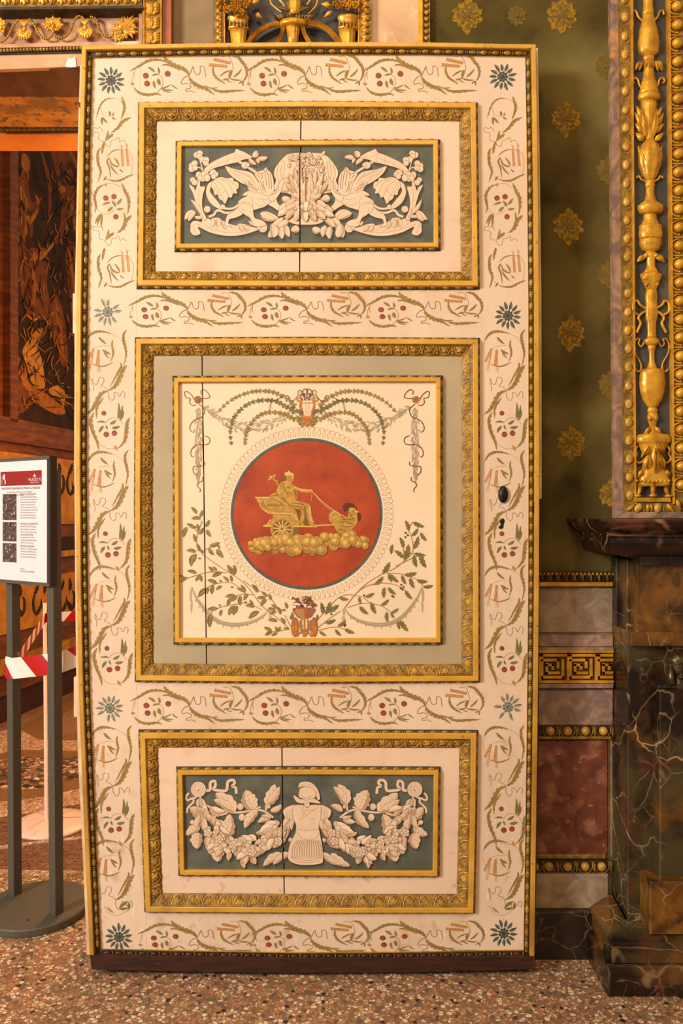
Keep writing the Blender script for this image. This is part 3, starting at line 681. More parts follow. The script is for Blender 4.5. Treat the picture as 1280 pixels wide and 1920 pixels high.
def bunch(cx, cy, rx, ry, n, name):
    m = MB()
    for i in range(n):
        a = R.uniform(0, 6.283); q = math.sqrt(R.random()); x = cx + q * rx * math.cos(a); y = cy + q * ry * math.sin(a); b = R.uniform(0, 6.283); L = R.uniform(24, 46)
        m.leaf(t4(x, y, .098 - R.random() * .03), t4(x + L * math.cos(b), y + L * math.sin(b), .098 - R.random() * .03), .011, .008, 'gold' if R.random() < .72 else 'gilt_band', n=3)
    for i in range(n // 3):
        a = R.uniform(0, 6.283); q = math.sqrt(R.random()); p = t4(cx + q * rx * .8 * math.cos(a), cy + q * ry * .8 * math.sin(a), .072)
        for k in range(5): m.leaf(p, p + Vector((.011 * math.cos(k * 1.257), -.003, .011 * math.sin(k * 1.257))), .008, .005, 'gold', n=3)
        m.ell(p + Vector((0, -.004, 0)), (.003, .003, .003), 'gold_dark', 6, 4)
    m.obj(name, top_panel, smooth=False)
bunch(220, 30, 140, 100, 64, 'flower_bunch'); bunch(1060, 10, 125, 85, 56, 'flower_bunch')
for q in ((390 + 365 / 4.129, 26, 390 + 415 / 4.129, 33, 9, .1, .01), (390 + 330 / 4.129, 8, 390 + 395 / 4.129, 2, 9, .1, .01), (390 + 955 / 4.129, 11, 390 + 875 / 4.129, 8, 10, .1, .01), (390 + 960 / 4.129, 22, 390 + 895 / 4.129, 33, 9, .1, .01)): carved('stray_leaf', [q], top_panel)
lath([(24, 41), (25.5, 43), (25.5, 48), (23, 51)], 390 + 660 / 4.129, .095, 'gold', 'vessel_rim', top_panel, .6)
lath([(15, 48), (13, 58), (11, 70), (10, 90)], 390 + 657 / 4.129, .095, 'gold', 'vessel_stem', top_panel, .6, 40, .18, 12)
m = MB()
for i in range(13):
    x = 500 + i * 27; m.leaf(t4(660 + (x - 660) * .6, 165, .10), t4(x, 150 - 40 * math.cos((x - 660) / 210), .085), .015, .01, 'gold_dark' if i % 3 == 0 else 'gilt_band')
for i in range(16):
    a = R.uniform(-1.2, 1.2); p = t4(665 + R.uniform(-35, 35), 90, .09); m.leaf(p, t4(665 + 130 * math.sin(a), 100 - 95 * math.cos(a), .09), .012, .008, 'gilt_band' if i % 2 else 'gold_dark')
m.obj('leaf_collar', top_panel, smooth=True)
lath([(9, -14), (11, -2), (13, 10), (10, 20), (12, 27)], 390 + 670 / 4.129, .09, 'gold', 'stalk', top_panel, .7, 20, .2, 7)
for pts, r in (([(480, -20), (490, 30), (540, 75), (570, 95)], 3.0), ([(545, -10), (580, 30), (605, 75)], 3.5), ([(800, -10), (770, 30), (735, 80)], 3.5), ([(850, -20), (838, 40), (800, 85), (775, 110)], 3.0)):
    m = MB(); m.tube([t4(p.x, p.y, .095) for p in catmull(pts, 5)], r / 1000, 'gold', 6); m.obj('tendril', top_panel, smooth=True)
for pts, w in (([(555, 180), (470, 205), (390, 250), (340, 290), (310, 340)], 30), ([(580, 205), (572, 260), (535, 335)], 24), ([(735, 205), (745, 260), (785, 335)], 24), ([(770, 180), (860, 195), (930, 235), (980, 285), (1020, 340)], 40)):
    m = MB(); P = catmull(pts, 6); m.tube([t4(p.x, p.y, .105) for p in P], w / 4.129 * PX * .38, 'gold', 8, .6)
    for i, p in enumerate(P[1:]):
        d = (p - P[i]).normalized(); nn = Vector((-d.y, d.x))
        for s_ in (-1, 0, 1): q = p + nn * s_ * w * .3; q0 = q - d * 10; q1 = q + d * 18 + nn * s_ * 6; m.leaf(t4(q0.x, q0.y, .094), t4(q1.x, q1.y, .094), .006, .006, 'gold', n=3)
    m.obj('festoon', top_panel, smooth=False)
m = MB(); m.pxbox(697, -80, 784, 110, .12, .30, 'marble_peach'); m.obj('marble_jamb', surround)
m = MB(); m.pxbox(784, -80, 792, 100, .108, .15, 'gold'); m.pxbox(792, -80, 806, 100, .122, .15, 'gilt_band')
m.obj('gilt_border', wall)
for i in range(9):
    y = 90 - i * 12; m = MB(); m.ell(W(799, y - 5, .12), (.0095, .010, .0075), 'gilt_leaf', 8, 6); m.obj('border_leaf', wall, smooth=True)

# far room: painted wall running away from the doorway
FA, FB = -3.36, 0.17        # X = FA + FB * distance
FN = Vector((1, -FB, 0)).normalized()
def far_pt(px, py, h=0.0):
    k = (px - 640) / F; d = FA / (k - FB); return Vector((k * d, d - D0, H - (py - 960) / F * d)) + FN * h
def far_slab(name, parent, x0, y0a, y1a, mt, h, xr=160, y0b=None, y1b=None, x1=None, **kw):
    """band on the far wall: top/bottom edge heights given at photo x0 (converging as the wall recedes)"""
    xe = 150
    z0 = far_pt(x0, y0a).z; z1 = far_pt(x0, y1a).z
    A = far_pt(-260, 960); B = far_pt(330, 960)
    if x1 is not None: A = far_pt(x0, 960); B = far_pt(x1, 960)
    V = []
    for p in (A, B):
        for z in (z0, z1):
            for hh in (h, -.02): V.append(Vector((p.x, p.y, z)) + FN * hh)
    return mk(name, V, [(0, 1, 3, 2), (4, 6, 7, 5), (0, 4, 5, 1), (2, 3, 7, 6), (0, 2, 6, 4), (1, 5, 7, 3)], mt, parent, **kw)
A = far_pt(-260, 960); B = far_pt(330, 960)
m = MB(); m.add([Vector((p.x, p.y, z)) + FN * hh for p in (A, B) for z in (0, 5.2) for hh in (0, -.2)], [(0, 1, 3, 2), (4, 6, 7, 5), (0, 4, 5, 1), (2, 3, 7, 6), (0, 2, 6, 4), (1, 5, 7, 3)], 'far_wood')
far = m.obj('wall_left', kind='structure', label='brown panelled wall of the far room with gilded bands below the tapestry')
far_slab('plinth', far, 29, 1283, 1342, 'far_plinth', .10)
far_slab('plinth_cap', far, 29, 1268, 1283, 'far_wood', .13)
far_slab('gilt_moulding', far, 29, 1228, 1256, 'far_gilt', .03)
far_slab('dado_panel', far, 29, 1088, 1183, 'far_panel', .02)
far_slab('gilt_moulding', far, 29, 1040, 1052, 'far_gilt', .05)
far_slab('dark_band', far, 29, 1012, 1036, 'far_dark', .03)
far_slab('dado_panel', far, 29, 850, 985, 'far_panel', .02)
far_slab('tapestry_frame', far, 29, 788, 832, 'far_wood', .06)
far_slab('tapestry_frame', far, 5, -200, 790, 'far_wood', .06, x1=20)
# scroll ornament on the dado
def fmap(px, py, h): return far_pt(px, py, .02 + h)
for cy, xs in ((1128, (36, 62, 82, 110, 130)), (900, (110, 126, 140))):
    for i, x in enumerate(xs):
        P = Paint(fmap, base=.004, eps=2e-4)
        s_ = 1 if i % 2 else -1; q = -(x - 36) * .12 if cy > 960 else (x - 110) * .05
        P.stroke([(x + s_ * 10 * math.cos(a / 2.4) * (1 - a / 14), cy + q + 34 * math.sin(a / 2.4) * (1 - a / 14)) for a in range(0, 12)], 4.5, 'far_dark', True, 3)
        P.leaf(x, cy + q + 30, x + s_ * 9, cy + q + 8, 7, 'far_dark', jag=True); P.leaf(x - 4, cy + q - 8, x + s_ * 5, cy + q - 34, 7, 'far_dark', jag=True)
        P.build('painted_scroll', far)
# tapestry: figures under trees  (crop 0,230 scale 2.866)
m = MB(); z0 = far_pt(20, 784).z; a0 = far_pt(20, 960); a1 = far_pt(330, 960)
m.add([Vector((p.x, p.y, z)) + FN * hh for p in (a0, a1) for z in (z0, 5.0) for hh in (.03, 0)], [(0, 1, 3, 2), (4, 6, 7, 5), (0, 4, 5, 1), (2, 3, 7, 6), (0, 2, 6, 4), (1, 5, 7, 3)], 't_dark')
tap = m.obj('tapestry', label='dark brown figured tapestry in the far room seen through the doorway', cat='tapestry')
def tpaint(name, items):
    P = Paint(lambda x, y, h: far_pt(x, y, .031 + h), T=(0, 230, 2.866), base=.001, eps=2e-4)
    for it in items:
        if it[0] == 'f': P.fill(it[2], it[1])
        elif it[0] == 's': P.stroke(it[3], it[2], it[1], True)
        elif it[0] == 'd': P.dot(*it[2], it[1])
    P.build(name, tap)
tpaint('standing_figure', [('f', 't_brown', [(70, 330), (95, 250), (90, 180), (120, 170), (145, 230), (130, 320), (150, 430), (205, 400), (200, 450), (160, 520), (155, 600), (120, 640), (130, 760), (150, 900), (130, 1000), (90, 900), (75, 700), (60, 560)]),
    ('s', 't_ochre', 26, [(95, 340), (115, 430), (125, 540), (100, 640)]), ('s', 't_ochre', 22, [(125, 560), (160, 510), (185, 440), (170, 390)]), ('f', 't_ochre', [(95, 170), (120, 175), (140, 230), (120, 270), (95, 240)]),
    ('s', 't_dark', 10, [(85, 600), (100, 720), (110, 860)]), ('s', 't_light', 8, [(88, 340), (95, 450), (92, 560)])])
tpaint('leaning_figure', [('f', 't_brown', [(290, 330), (320, 300), (350, 340), (390, 340), (430, 400), (430, 620), (400, 640), (340, 560), (300, 640), (210, 720), (180, 780), (185, 720), (260, 640), (300, 560), (310, 440)]),
    ('s', 't_ochre', 24, [(345, 400), (370, 480), (390, 600)]), ('s', 't_light', 18, [(300, 600), (240, 680), (195, 740)]), ('d', 't_ochre', (312, 360, 20)), ('s', 't_dark', 12, [(330, 480), (350, 560), (330, 640)])])
tpaint('crouching_figure', [('f', 't_brown', [(130, 690), (180, 680), (190, 740), (240, 760), (230, 860), (250, 980), (240, 1040), (200, 1060), (120, 1010), (110, 900), (140, 820)]),
    ('d', 't_ochre', (160, 720, 24)), ('s', 't_ochre', 20, [(150, 780), (165, 880), (150, 980)]), ('s', 't_light', 14, [(120, 1030), (160, 1060), (200, 1040)]), ('s', 't_dark', 10, [(200, 820), (190, 920), (215, 1000)])])
tpaint('draped_figure', [('f', 't_brown', [(240, 1000), (270, 920), (300, 960), (330, 1080), (345, 1280), (310, 1300), (280, 1180), (250, 1140)]), ('s', 't_ochre', 18, [(280, 960), (300, 1100), (325, 1270)]),
    ('f', 't_brown', [(330, 700), (380, 660), (430, 690), (430, 1330), (390, 1300), (370, 1100), (350, 900)]), ('s', 't_ochre', 22, [(360, 740), (385, 900), (400, 1100)]), ('s', 't_dark', 12, [(405, 760), (415, 980), (420, 1200)])])
tpaint('fallen_figure', [('f', 't_ochre', [(60, 1260), (110, 1300), (140, 1400), (230, 1460), (330, 1540), (310, 1570), (240, 1550), (140, 1480), (80, 1400)]), ('f', 't_light', [(100, 1220), (180, 1110), (210, 1120), (180, 1200), (200, 1260), (220, 1380), (210, 1440), (150, 1400), (120, 1300)]),
    ('s', 't_dark', 8, [(120, 1240), (170, 1190), (190, 1150)]), ('s', 't_dark', 8, [(140, 1260), (180, 1230), (195, 1190)]), ('f', 't_light', [(245, 1430), (300, 1410), (330, 1440), (320, 1540), (300, 1480), (250, 1460)])])
tpaint('foliage', [('f', 't_brown', [(250, 130), (330, 150), (420, 170), (430, 330), (380, 320), (330, 260), (290, 290), (270, 230)]), ('s', 't_ochre', 14, [(350, 150), (390, 220), (420, 300)]), ('s', 't_brown', 22, [(190, 130), (230, 260), (250, 400), (240, 520)]),
    ('f', 't_brown', [(50, 1380), (120, 1430), (140, 1520), (60, 1560)]), ('s', 't_ochre', 6, [(70, 1450), (80, 1410), (90, 1440)])])
r = random.Random(12)
for nm, n_, mt_, w_ in (('woven_highlight', 150, 't_ochre', 7), ('woven_shadow', 170, 't_dark', 8), ('woven_light', 60, 't_light', 4)):
    P = Paint(lambda x, y, h: far_pt(x, y, .031 + h), T=(0, 230, 2.866), base=.012, eps=1e-5)
    for i in range(n_):
        x = r.uniform(60, 425); y = r.uniform(140, 1540); a = r.gauss(0, .45) + (1.2 if y > 1350 else 0); L = r.uniform(25, 90); k = r.uniform(-14, 14)
        if mt_ != 't_dark' and 120 < x < 250 and y < 620: continue
        P.stroke([(x, y), (x + L * .5 * math.sin(a) + k, y + L * .5 * math.cos(a)), (x + L * math.sin(a), y + L * math.cos(a))], w_ * r.uniform(.5, 1.2), mt_, True, 3)
    tag(P.build(nm, tap), kind='stuff')
# lit cornice and moulding under the lintel on the far side
z0 = W(0, 277, .56).z; z1 = W(0, 247, .56).z
m = MB(); m.box(-3.4, -.45, .56, .70, 2.905, 3.3, 'orange_wood'); m.obj('far_lintel', surround)
m = MB()
for i in range(30):
    x = -4 + i * 5.4; m.leaf(W(x, 238.5 - x * .03, .53), W(x + 2, 248 - x * .03, .53), .011, .008, 'far_gilt' if i % 2 else 'gilt_bead', n=3)
m.box(-3.2, -.45, .525, .57, W(0, 242, .53).z, W(0, 233, .53).z, 'gilt_dark')
tag(m.obj('carved_edge', surround), kind='stuff')

# ================================================================== THE DOOR
m = MB()
OUT = [(154, 86), (360, 82), (575, 79.5), (790, 80), (1004, 84), (1007.5, 300), (1010, 560), (1010.5, 860), (1010, 1100), (1007, 1400), (1004, 1600), (1000, 1817),
       (790, 1823), (560, 1825), (360, 1822), (170, 1818), (160, 1600), (148, 1300), (144, 1100), (142, 860), (144, 560), (149, 260)]
m.prism([(x + (3 if x < 575 else -3), y + (4 if y < 900 else -2)) for x, y in OUT], .022, .05, 'dark_wood', 0)
door = m.obj('door_1', kind='structure', label='tall open door leaf painted cream with gilded mouldings and grisaille panels', cat='door')
# pale edge strips, hinge-side and lock-side
m = MB(); m.prism([(150, 122), (156, 122), (152, 260), (146, 560), (144, 860), (145, 1100), (150, 1300), (162, 1600), (169, 1790), (163, 1790), (155, 1600), (146, 1420), (143, 1280), (141, 1100), (139, 860), (140, 560), (146, 260)], .012, .048, 'edge_cream', .012); m.obj('leaf_edge', door)
m = MB(); m.prism([(1003, 90), (1008, 90), (1011.5, 300), (1014.5, 560), (1015, 860), (1015, 935), (1009, 935), (1009, 860), (1008, 560), (1006, 300)], .012, .048, 'edge_cream', .012); m.obj('leaf_edge', door)
m = MB(); m.prism([(1008, 935), (1014, 935), (1013, 1100), (1011, 1400), (1007, 1640), (1003, 1800), (998, 1800), (1000, 1600), (1005, 1300)], .012, .046, 'dark_wood', 0); m.obj('leaf_edge', door)
for x, y in ((141, 580), (143, 1300)):       # hinge plates on the edge
    m = MB(); m.pxbox(x - 5, y - 30, x + 3, y + 45, .02, .05, 'edge_cream', .002); m.obj('hinge_plate', door)
m = MB(); m.pxbox(148, 192, 153, 200, .0, .02, 'iron'); m.pxbox(997, 942, 1001, 962, -.012, .0, 'iron'); m.obj('iron_pin', door)
# stiles and rails (front face at Y = 0)
FR = {'top': [(256, 187), (575, 185), (897, 187), (899, 360), (901, 541), (575, 541.5), (253, 540), (255, 360)],
      'mid': [(250, 630), (575, 629), (901, 631), (902, 950), (902, 1282), (575, 1284), (250, 1281), (248, 950)],
      'low': [(257, 1370), (575, 1370), (898, 1371), (896, 1540), (892, 1717), (575, 1717), (268, 1715), (262, 1540)]}
def part(pts, name, Yf=0.0, Yb=.022, mt='cream'):
    m = MB(); m.prism(pts, Yf, Yb, mt, 0); return m.obj(name, door)
part([(164, 95), (262, 95), (262, 360), (256, 545), (256, 950), (256, 1290), (265, 1540), (274, 1720), (274, 1790), (178, 1790), (168, 1600), (156, 1300), (152, 1100), (150, 860), (152, 560), (158, 260)], 'stile')
part([(890, 95), (994, 95), (997, 300), (1001, 560), (1001, 860), (1001, 1100), (998, 1400), (994, 1600), (990, 1790), (886, 1790), (886, 1720), (890, 1540), (895, 1290), (895, 950), (895, 545), (892, 360)], 'stile')
for ya, yb in ((88, 195), (534, 640), (1274, 1378), (1708, 1790)):
    part([(232, ya), (575, ya), (918, ya), (918, yb), (575, yb), (232, yb)], 'rail', .0006)
# dark kick board
m = MB(); m.prism([(168, 1791), (360, 1795), (560, 1798), (790, 1797), (1001, 1793), (1000, 1817), (790, 1823), (560, 1825), (360, 1822), (172, 1818)], -.0235, .022, 'dark_wood', -.0235)
m.obj('kick_board', door)

# panels made of boards with the open cracks between them
CR = {'top': ((564, 215), (561.5, 512)), 'mid': ((378.4, 660), (387, 1250)), 'low': ((528, 1395), (533, 1690))}
def xat(k, y): (x0, y0), (x1, y1) = CR[k]; return x0 + (x1 - x0) * (y - y0) / (y1 - y0)
def boards(k, x0, y0, x1, y1, Yf, Yb, mt, name):
    g = 1.3
    for s_ in (0, 1):
        pts = []
        n = 9
        for i in range(n):
            y = y0 + (y1 - y0) * i / (n - 1); pts.append((xat(k, y) + (g if s_ else -g) + R.uniform(-.35, .35), y))
        pts = ([(x0, y0)] + pts + [(x0, y1)]) if not s_ else ([(x1, y0)] + pts + [(x1, y1)])
        m = MB(); m.prism(pts, Yf, Yb, mt, Yf); m.obj(name, door)
boards('top', 286, 214, 870, 516, .004, .021, 'panel_cream', 'panel_board')
boards('mid', 280, 655, 872, 1256, .004, .021, 'panel_grey', 'panel_board')
boards('low', 286, 1390, 870, 1693, .004, .021, 'panel_cream', 'panel_board')
boards('top', 335, 264, 818, 462, -.0015, .0038, 'g_ground', 'painted_board')
boards('mid', 326, 708, 826, 1204, -.0015, .0038, 'square_cream', 'painted_board')
boards('low', 334, 1450, 818, 1642, -.0015, .0038, 'g_ground', 'painted_board')

# mitred mouldings: profile = (inset towards the centre in px, Y)
def dense(loop, n=4):
    out = []
    for i, p in enumerate(loop):
        q = loop[(i + 1) % len(loop)]; out.append(Vector(p))
    return out
def inset(loop, d):
    P = [Vector(p) for p in loop]; n = len(P); out = []
    ar = sum(P[i].x * P[(i + 1) % n].y - P[(i + 1) % n].x * P[i].y for i in range(n)); sg = 1 if ar > 0 else -1
    for i in range(n):
        a = (P[i] - P[i - 1]).normalized(); b = (P[(i + 1) % n] - P[i]).normalized()
        na = Vector((-a.y, a.x)) * sg; nb = Vector((-b.y, b.x)) * sg; k = na + nb; k = k / (1 + na.dot(nb)); out.append(P[i] + k * d)
    return out
def moulding(name, loop, prof, mt, parent, ref=0.0, **kw):
    V = []; n = len(loop)
    for d, Y in prof:
        for p in inset(loop, d):
            w = W(p.x, p.y, ref); V.append((w.x, Y, w.z))
    Fc = []
    for k in range(len(prof) - 1):
        for i in range(n): j = (i + 1) % n; Fc.append((k * n + i, k * n + j, (k + 1) * n + j, (k + 1) * n + i))
    return mk(name, V, Fc, mt, parent, **kw)
bead_me = None
def ell_mesh(name, r, mt, seg=10, rings=6):
    m = MB(); m.ell((0, 0, 0), r, mt, seg, rings); return mesh(name, m.V, m.F, m.mats, m.M, True)
def run(loop, period, ends=0.0):
    """evenly spaced stations along each straight-ish side of a closed loop: yields (point, angle, index)"""
    n = len(loop); corners = []
    P = [Vector(p) for p in loop]
    for i in range(n):
        a = (P[i] - P[i - 1]).normalized(); b = (P[(i + 1) % n] - P[i]).normalized()
        if a.dot(b) < .5: corners.append(i)
    out = []
    for c in range(len(corners)):
        i0 = corners[c]; i1 = corners[(c + 1) % len(corners)]; path = []
        i = i0
        while True:
            path.append(P[i]);
            if i == i1: break
            i = (i + 1) % n
        Ls = [0]
        for a, b in zip(path, path[1:]): Ls.append(Ls[-1] + (b - a).length)
        T = Ls[-1] - 2 * ends; k = max(1, round(T / period))
        for j in range(k):
            s = ends + T * (j + .5) / k
            for q in range(len(path) - 1):
                if Ls[q] <= s <= Ls[q + 1] + 1e-6:
                    u = (s - Ls[q]) / (Ls[q + 1] - Ls[q]); p = path[q].lerp(path[q + 1], u); d = path[q + 1] - path[q]
                    out.append((p, math.atan2(d.y, d.x), T / k)); break
    return out

# outer moulding of the leaf with bead and reel
OUTM = OUT[:11] + [(1001, 1804), (790, 1808), (560, 1809), (360, 1806), (169, 1802)] + OUT[16:]
moulding('outer_moulding', OUTM, [(0, .02), (0, -.020), (1, -.0215), (7.5, -.0215), (8.3, -.019), (8.4, -.004), (18, -.004), (18.2, .001)], 'gilt_outer', door, -.018)
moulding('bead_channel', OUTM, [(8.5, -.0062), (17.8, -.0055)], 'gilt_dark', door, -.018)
bead_me = ell_mesh('bead', (.0138, .0058, .0062), 'gilt_bead')
rl = MB()
st = run(inset(OUTM, 13.2), 21.9, 6)
def WB(x, y):
    w = W(x, y, -.018); w.y = -.0085; return w
for p, a, T in st:
    if p.y > 1783: continue
    link('bead', bead_me, door, WB(p.x, p.y), rot=(0, a, 0))
    for s_ in (-1, 1):
        q = p + Vector((math.cos(a), math.sin(a))) * (T / 2 + s_ * 1.6); rl.ell(WB(q.x, q.y), (.0014 if abs(math.cos(a)) > .5 else .0062, .0052, .0062 if abs(math.cos(a)) > .5 else .0014), 'gilt_bead', 6, 4)
tag(rl.obj('reel', door, smooth=True), kind='stuff')
m = MB()
for p, a, T in st:
    if p.y > 1783: m.ell(WB(p.x, p.y), (.013, .006, .0055), 'dark_wood', 8, 5); m.ell(WB(p.x + T / 2, p.y), (.0018, .006, .006), 'gilt_bead', 6, 4)
tag(m.obj('worn_bead', door, smooth=True), kind='stuff')

# carved leaf unit (unit width about 29 px, band about 20 px tall), laid flat facing -Y, base towards +Z
def leaf_unit():
    m = MB(); w = 28 * PX; h = 19 * PX
    c = lambda x, z, y=0: Vector((x * w, y, z * h))
    arch = [c(-.44, .46), c(-.40, .05), c(-.24, -.32), c(0, -.47), c(.24, -.32), c(.40, .05), c(.44, .46)]
    m.tube(arch, .0017, 'gilt_leaf', 5, 1.2)
    for s_ in (-1, 1):
        m.leaf(c(0, .45), c(s_ * .28, -.12), h * .40, .004, 'gilt_leaf', bend=s_ * .2, n=4)
        m.leaf(c(s_ * .10, .40), c(s_ * .34, .22), h * .26, .003, 'gilt_leaf', n=3)
    m.leaf(c(0, .46), c(0, -.40), h * .22, .005, 'gilt_leaf', n=4)
    m.leaf(c(.5, .42), c(.5, -.42), h * .20, .0035, 'gilt_leaf', n=3)
    m.leaf(c(.5, -.44), c(.5, -.05), h * .30, .003, 'gilt_leaf', n=3)
    return mesh('carved_leaf', m.V, m.F, m.mats, m.M, False)
leaf_me = leaf_unit()
for k, loop in FR.items():
    fr = empty('panel_frame', W(575, (loop[0][1] + loop[4][1]) / 2, -.01)); fr.parent = door
    w0 = WL[fr.name]; fr.location = w0 - wl(door)
    ref = -.016
    moulding('gilt_fillet', loop, [(3.5, .001), (4.5, -.012), (6, -.0175), (14, -.0175), (15, -.016)], 'gilt_flat', fr, ref)
    moulding('carved_band', loop, [(15, -.016), (16.5, -.013), (22, -.0085), (29, -.003), (35, .0035), (36, .005)], 'gilt_band', fr, ref)  # ground darker than its leaves: shade of the recesses put into the colour
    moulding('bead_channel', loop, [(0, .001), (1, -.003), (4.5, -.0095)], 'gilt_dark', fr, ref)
    m = MB()
    for p, a, T in run(inset(loop, 3.2), 22.3, 4):
        hz = abs(math.cos(a)) > .5
        r = (.0130, .0045, .0042); m.ell(W(p.x, p.y, ref) + Vector((0, -W(0, 0, ref).y - .006, 0)), r if hz else (r[2], r[1], r[0]), 'gilt_bead', 8, 5)
        for s_ in (-1, 1):
            q = p + Vector((math.cos(a), math.sin(a))) * (T / 2 + s_ * 1.7); m.ell(Vector((W(q.x, q.y, ref).x, -.006, W(q.x, q.y, ref).z)), (.0013, .004, .004) if hz else (.004, .004, .0013), 'gilt_bead', 6, 4)
    tag(m.obj('bead_and_reel', fr, smooth=True), kind='stuff')
    mid = inset(loop, 25.5)
    for p, a, T in run(mid, 29, -3):
        w = W(p.x, p.y, ref); w.y = -.0062
        # tilt the unit onto the slope that falls towards the panel; its base (+Z) points to the outside
        Rm = Matrix.Rotation(a, 3, 'Y') @ Matrix.Rotation(math.radians(26), 3, 'X')
        o = link('carved_leaf', leaf_me, fr, w); o.rotation_euler = Rm.to_euler()
        o.scale = (T / 29 * .98, 1, .96)

# inner raised frames
INN = {'top': [(327, 260), (575, 258), (826, 257), (827, 468), (575, 469), (325, 470)],
       'mid': [(321, 703), (575, 702), (831, 702), (831, 1210), (575, 1211), (323, 1210)],
       'low': [(328, 1440), (575, 1439), (827, 1440), (825, 1648), (575, 1647), (332, 1646)]}
for k, loop in INN.items():
    fr = empty('inner_frame', W(575, (loop[0][1] + loop[3][1]) / 2, -.005)); fr.parent = door; fr.location = WL[fr.name] - wl(door)
    ref = -.012
    moulding('gilt_fillet', loop, [(4, .003), (5, -.010), (6, -.0125), (12.5, -.0125), (13.5, -.011), (13.8, -.0018)], 'gilt_flat', fr, ref)
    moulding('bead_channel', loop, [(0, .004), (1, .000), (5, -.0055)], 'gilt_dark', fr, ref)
    m = MB()
    for p, a, T in run(inset(loop, 3.2), 22.0, 3):
        hz = abs(math.cos(a)) > .5; w = W(p.x, p.y, ref)
        m.ell((w.x, -.0035, w.z), (.0130, .0045, .0045) if hz else (.0045, .0045, .0130), 'gilt_bead', 8, 5)
        for s_ in (-1, 1):
            q = p + Vector((math.cos(a), math.sin(a))) * (T / 2 + s_ * 1.7); w = W(q.x, q.y, ref); m.ell((w.x, -.0035, w.z), (.0013, .0042, .0042) if hz else (.0042, .0042, .0013), 'gilt_bead', 6, 4)
    tag(m.obj('bead_and_reel', fr, smooth=True), kind='stuff')

# ------------------------------------------------------------------ painted borders of the leaf
DM = door_map(0.0)
def flower(px, py, r=27, faded=False, n=13):
    P = Paint(DM); a0 = R.uniform(0, .4)
    mt, mc = ('p_blue_faded', 'p_blue') if faded else ('p_blue', 'p_blue_dark')
    for i in range(n):
        a = a0 + 2 * math.pi * i / n; q = r * R.uniform(.9, 1.05)
        if faded and R.random() < .15: continue
        P.leaf(px + math.cos(a) * r * .38, py + math.sin(a) * r * .38, px + math.cos(a) * q, py + math.sin(a) * q, r * .23, mt, mc)
    P.dot(px, py, r * .31, mt)
    for i in range(9): a = i * .698; P.dot(px + math.cos(a) * r * .3, py + math.sin(a) * r * .3, r * .09, mc)
    P.dot(px, py, r * .17, mc); P.build('painted_flower', door)
for x, y, f_ in ((208, 151, 0), (942, 144, 0), (202, 585, 1), (952, 592, 0), (206, 1328, 1), (952, 1326, 1), (223, 1757, 0), (944, 1750, 0)):
    flower(x, y, 27, bool(f_))

def scroll_h(dx, dy, sy=1.0, ay=141, last=False):
    P = Paint(DM, T=(240, 90, 4.923), off=(dx, dy), sc=(1, sy), about=(0, ay))
    A = P.acanth; Lf = P.leaf
    A([(15, 215), (90, 175), (170, 125), (250, 108), (330, 120), (400, 150)], 26)
    A([(325, 68), (350, 110), (420, 160), (500, 190), (545, 225), (562, 265)], 40)
    A([(310, 160), (360, 155), (430, 180), (480, 210)], 18)
    A([(562, 265), (590, 310), (650, 350), (720, 375), (795, 430)], 38, side=-1)
    A([(700, 345), (760, 370), (830, 365)], 12); A([(770, 375), (850, 400), (960, 395), (1070, 390)], 26, side=-1)
    P.stroke([(62, 200), (55, 250), (65, 290)], 5, 'p_ochre', True); P.stroke([(65, 200), (38, 270), (40, 330)], 3, 'p_thin')
    P.dot(40, 332, 17, 'p_ochre', 14); P.leaf(25, 320, 60, 330, 14, 'p_wheat')
    A([(50, 362), (100, 410), (180, 430), (260, 420), (310, 438)], 26, side=-1)
    P.stroke([(260, 420), (310, 360), (320, 300), (290, 250), (230, 240)], 4, 'p_ochre')
    for x, y in ((163, 255), (175, 328), (365, 238)): P.dot(x, y, 27, 'p_red'); P.dot(x - 5, y + 2, 9, 'p_rust')
    for q in ((245, 222, 180, 175, 24), (285, 238, 275, 175, 20), (285, 240, 218, 255, 16), (235, 300, 250, 372, 24), (275, 280, 295, 345, 34), (300, 372, 400, 335, 11), (400, 335, 458, 378, 12), (300, 368, 420, 390, 13), (300, 378, 400, 410, 12)):
        Lf(*q, 'p_olive', 'p_green')
    P.stroke([(562, 250), (580, 215), (600, 170), (610, 215), (630, 245), (660, 235), (665, 200), (665, 170), (700, 175), (710, 220), (715, 265)], 5, 'p_thin')
    P.stroke([(560, 255), (520, 270), (490, 310), (495, 335), (540, 325), (575, 345), (570, 370), (535, 380), (535, 400), (580, 395), (620, 415)], 5, 'p_thin')
    P.ear(945, 140, 790, 105, 7, 14); P.ear(915, 170, 745, 155, 7, 14)
    P.stroke([(870, 80), (930, 80), (965, 160), (960, 220), (940, 270)], 3.5, 'p_ochre')
    A([(945, 70), (1010, 85), (1050, 130), (1085, 180), (1092, 250), (1060, 310)], 30); A([(785, 165), (785, 220), (810, 270), (850, 300), (900, 332)], 22, side=-1)
    for q in ((940, 205, 840, 265, 12), (955, 200, 930, 285, 24), (930, 285, 870, 298, 14), (970, 270, 1048, 190, 16), (930, 280, 1050, 295, 14), (900, 290, 960, 318, 9), (1060, 305, 1020, 330, 12), (1060, 310, 1060, 350, 14)):
        Lf(*q, 'p_olive', 'p_green')
    P.build('painted_scroll', door)
for y0, sy, xs in ((0, 1, (0, 218, 436)), (439, .87, (-3, 221, 441)), (1181, .95, (1, 222, 443)), (1617, .85, (15, 228, 444))):
    for dx in xs: scroll_h(dx, y0, sy, 141 + y0)

